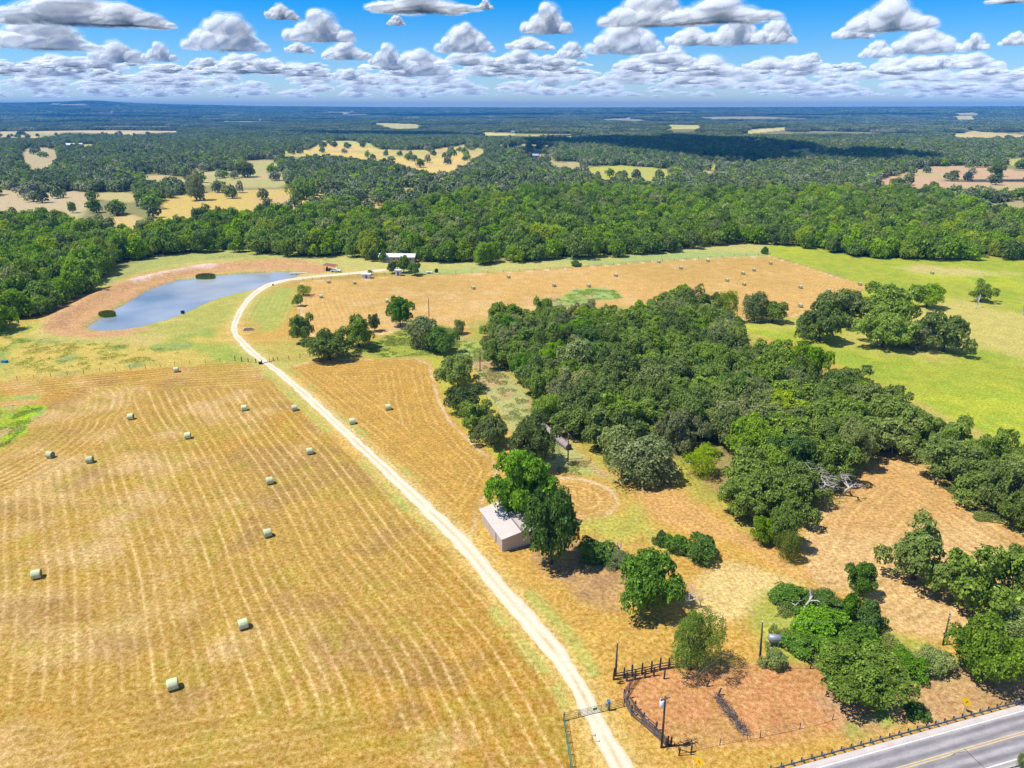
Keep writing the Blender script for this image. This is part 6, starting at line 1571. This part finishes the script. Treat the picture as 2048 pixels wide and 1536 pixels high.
CL = [
 (150, 50, 330, 50, 0, 'long bright cloud streaking across the top left corner'), (80, 98, 220, 50, 1, 'heavy grey-based cloud at the left edge below the top left cloud'),
 (250, 52, 190, 44, 2, 'ragged cloud trailing right of the top left cloud'),
 (452, 100, 165, 58, 1, 'domed white cloud with dark flat base left of centre'), (565, 38, 68, 32, 2, 'small oval cloud left above the puffy one'),
 (638, 82, 148, 48, 3, 'puffy white cloud floating in open blue left of centre'), (845, 24, 225, 32, 4, 'flat wide cloud touching the top edge near the centre'),
 (930, 104, 120, 46, 0, 'crisp white cloud just left of the picture centre'), (1092, 66, 110, 52, 3, 'rounded white cloud just right of the picture centre'),
 (1060, 98, 100, 24, 2, 'flat ragged cloud under the rounded central cloud'), (1290, 52, 190, 56, 1, 'large bright cloud with grey base at the top right of centre'),
 (1440, 44, 230, 44, 4, 'broad dark-bellied cloud beside the large bright one'), (1250, 106, 160, 54, 0, 'wedge-shaped white cloud below the large bright cloud'),
 (1385, 90, 110, 36, 2, 'soft grey-white cloud between the two wedge clouds'), (1470, 88, 120, 50, 3, 'white peaked cloud right of the soft grey one'),
 (1545, 86, 90, 38, 1, 'pointed cloud at the right end of the white row'), (1780, 60, 165, 56, 4, 'big mottled cloud high at the right'),
 (1705, 76, 80, 28, 2, 'small wispy cloud attached below the big right cloud'), (1845, 106, 150, 40, 0, 'slanting white cloud low at the right'),
 (1945, 100, 62, 52, 3, 'tall narrow white cloud near the right edge'), (1750, 114, 64, 28, 1, 'little slanted cloud below the big right cloud'),
 (1345, 132, 85, 34, 3, 'small domed cloud under the grey-white row'), (1045, 126, 100, 28, 4, 'low white cloud near the centre horizon sky'),
 (1140, 116, 66, 26, 1, 'small peaked cloud between the central clouds'), (320, 122, 70, 34, 3, 'white turret cloud below the left grey cloud'),
 (240, 124, 110, 40, 2, 'bluish ragged cloud under the left grey cloud'), (108, 150, 90, 34, 1, 'low stacked cloud near the left edge'),
 (215, 162, 80, 32, 0, 'low white cloud above the left hills'), (695, 118, 100, 32, 4, 'white cloud above the left centre haze'), (775, 130, 80, 36, 3, 'upright white cloud left of the central gap'),
 (600, 152, 130, 26, 2, 'long low white cloud left of centre'), (840, 150, 150, 42, 0, 'low sprawling cloud below the crisp central cloud'),
 (970, 152, 90, 28, 1, 'low cloud right below the crisp central cloud'), (1420, 150, 150, 34, 4, 'low bright cloud bank right of centre'), (1540, 138, 110, 24, 2, 'flat bright cloud at the end of the low bank'),
 (600, 105, 60, 20, 2, 'small flat cloud under the puffy one'), (970, 18, 36, 20, 3, 'tiny cloud right of the flat top cloud'), (792, 50, 38, 18, 1, 'tiny cloud under the flat top cloud'),
 (1880, 134, 44, 16, 3, 'small bright cloud low at the right'), (1625, 124, 36, 18, 1, 'tiny slanted cloud in the right blue gap'), (2030, 90, 60, 22, 0, 'cloud cut by the right edge'), (2020, 6, 90, 16, 2, 'cloud cut by the top right corner'),
]
for c in CL: cloud_px(*c[:5], c[5], mat=None if c[1] < 100 else 'cloud_thin' if c[1] > 120 else None)
# countless low far clouds: one object
rs3 = random.Random(12)
pts = []; scl = []; rot = []; kn = []
srcs = [cloud_px(60, 170, 70, 16, 0, None, 'cloud_far', True), cloud_px(500, 176, 70, 14, 1, None, 'cloud_far', True), cloud_px(1200, 172, 80, 16, 2, None, 'cloud_far', True), cloud_px(700, 160, 80, 20, 2, None, 'cloud_thin', True)]
for o, w in zip(srcs, ('far left', 'left of centre', 'right of centre', 'above the middle')): tag(o, f'thin low cloud bank {w} near the horizon', 'cloud')
for i in range(430):
    q = rs3.random(); yb = 126 + 70 * q ** .7; cx = rs3.uniform(-150, 2200)
    if cx > 1560 and yb < 135: continue
    if 560 < cx < 1000 and yb < 128: continue
    w = rs3.uniform(30, 150) * (1 - (yb - 126) / 150); hg = w * rs3.uniform(.10, .26)
    u = (cx - 1024) / F; v = -(yb - 768) / F; d = Vector((u, cos(TH) + v * sin(TH), -sin(TH) + v * cos(TH))); t = (BASE - CH) / d.z; p = d * t
    s = F / (p.y * cos(TH) + (CH - BASE) * sin(TH)); W = w / 2 / s
    pts.append((p.x, p.y, BASE)); scl.append((W, W * .8, hg / s / .44)); rot.append((0, 0, -math.atan2(p.x, p.y) + rs3.choice((0, pi)))); kn.append(3 if yb < 150 else rs3.randrange(3))
def inst_mat_fix(o): 
    me = o.data.copy(); me.materials.clear(); me.materials.append(o.material_slots[0].material if o.material_slots else M['cloud_far']); return me
for o, mk in zip(srcs, ('cloud_far', 'cloud_far', 'cloud_far', 'cloud_thin')):
    me = o.data.copy(); me.materials.clear(); me.materials.append(M[mk]); o.data = me
scatter('low_clouds', pts, scl, rot, kn, [(o,) for o in srcs], 'countless small clouds fading toward the horizon')
# clouds that throw the shade lying on the far woods and the brown field
def shade_cloud(px, py, W, D, label, hgt=1300.0, var=0):
    x_, y_ = G(px, py); k = hgt / SUN_DIR[2]; p = np.array([x_, y_, 0]) + SUN_DIR * k
    o = link('cloud', CM[var]); o.location = tuple(p); o.scale = (W, D, 260); o.material_slots[0].link = 'OBJECT'; o.material_slots[0].material = M['cloud_dense']; tag(o, label, 'cloud')
shade_cloud(1340, 296, 360, 1250, 'cloud overhead shading the far woods right of centre', var=0)
shade_cloud(1000, 236, 2200, 500, 'cloud overhead shading the far plain', var=3)
shade_cloud(2010, 362, 75, 34, 'small cloud overhead shading the brown far field', var=1)

shade_cloud(350, 240, 1500, 420, 'cloud overhead shading the plain below the left hills', var=2)
shade_cloud(1550, 238, 1700, 380, 'cloud overhead shading the plain at the right', var=4)
shade_cloud(880, 268, 520, 260, 'cloud overhead shading the woods left of centre', var=1)
# ---------------------------------------------------------------- haze
def haze():
    m, ns, ls = new_mat('haze'); v = N(ns, 'VolumePrincipled'); v.inputs['Color'].default_value = (.04, .39, 1.0, 1); v.inputs['Density'].default_value = .00009; v.inputs['Anisotropy'].default_value = .0
    o = N(ns, 'OutputMaterial'); ls.new(v.outputs[0], o.inputs['Volume'])
    mb = MB(); mb.box((0, 0, 76), (29600, 29600, 230)); h = mb.build('haze', m); tag(h, 'blue haze over the far country', kind='stuff')
haze()
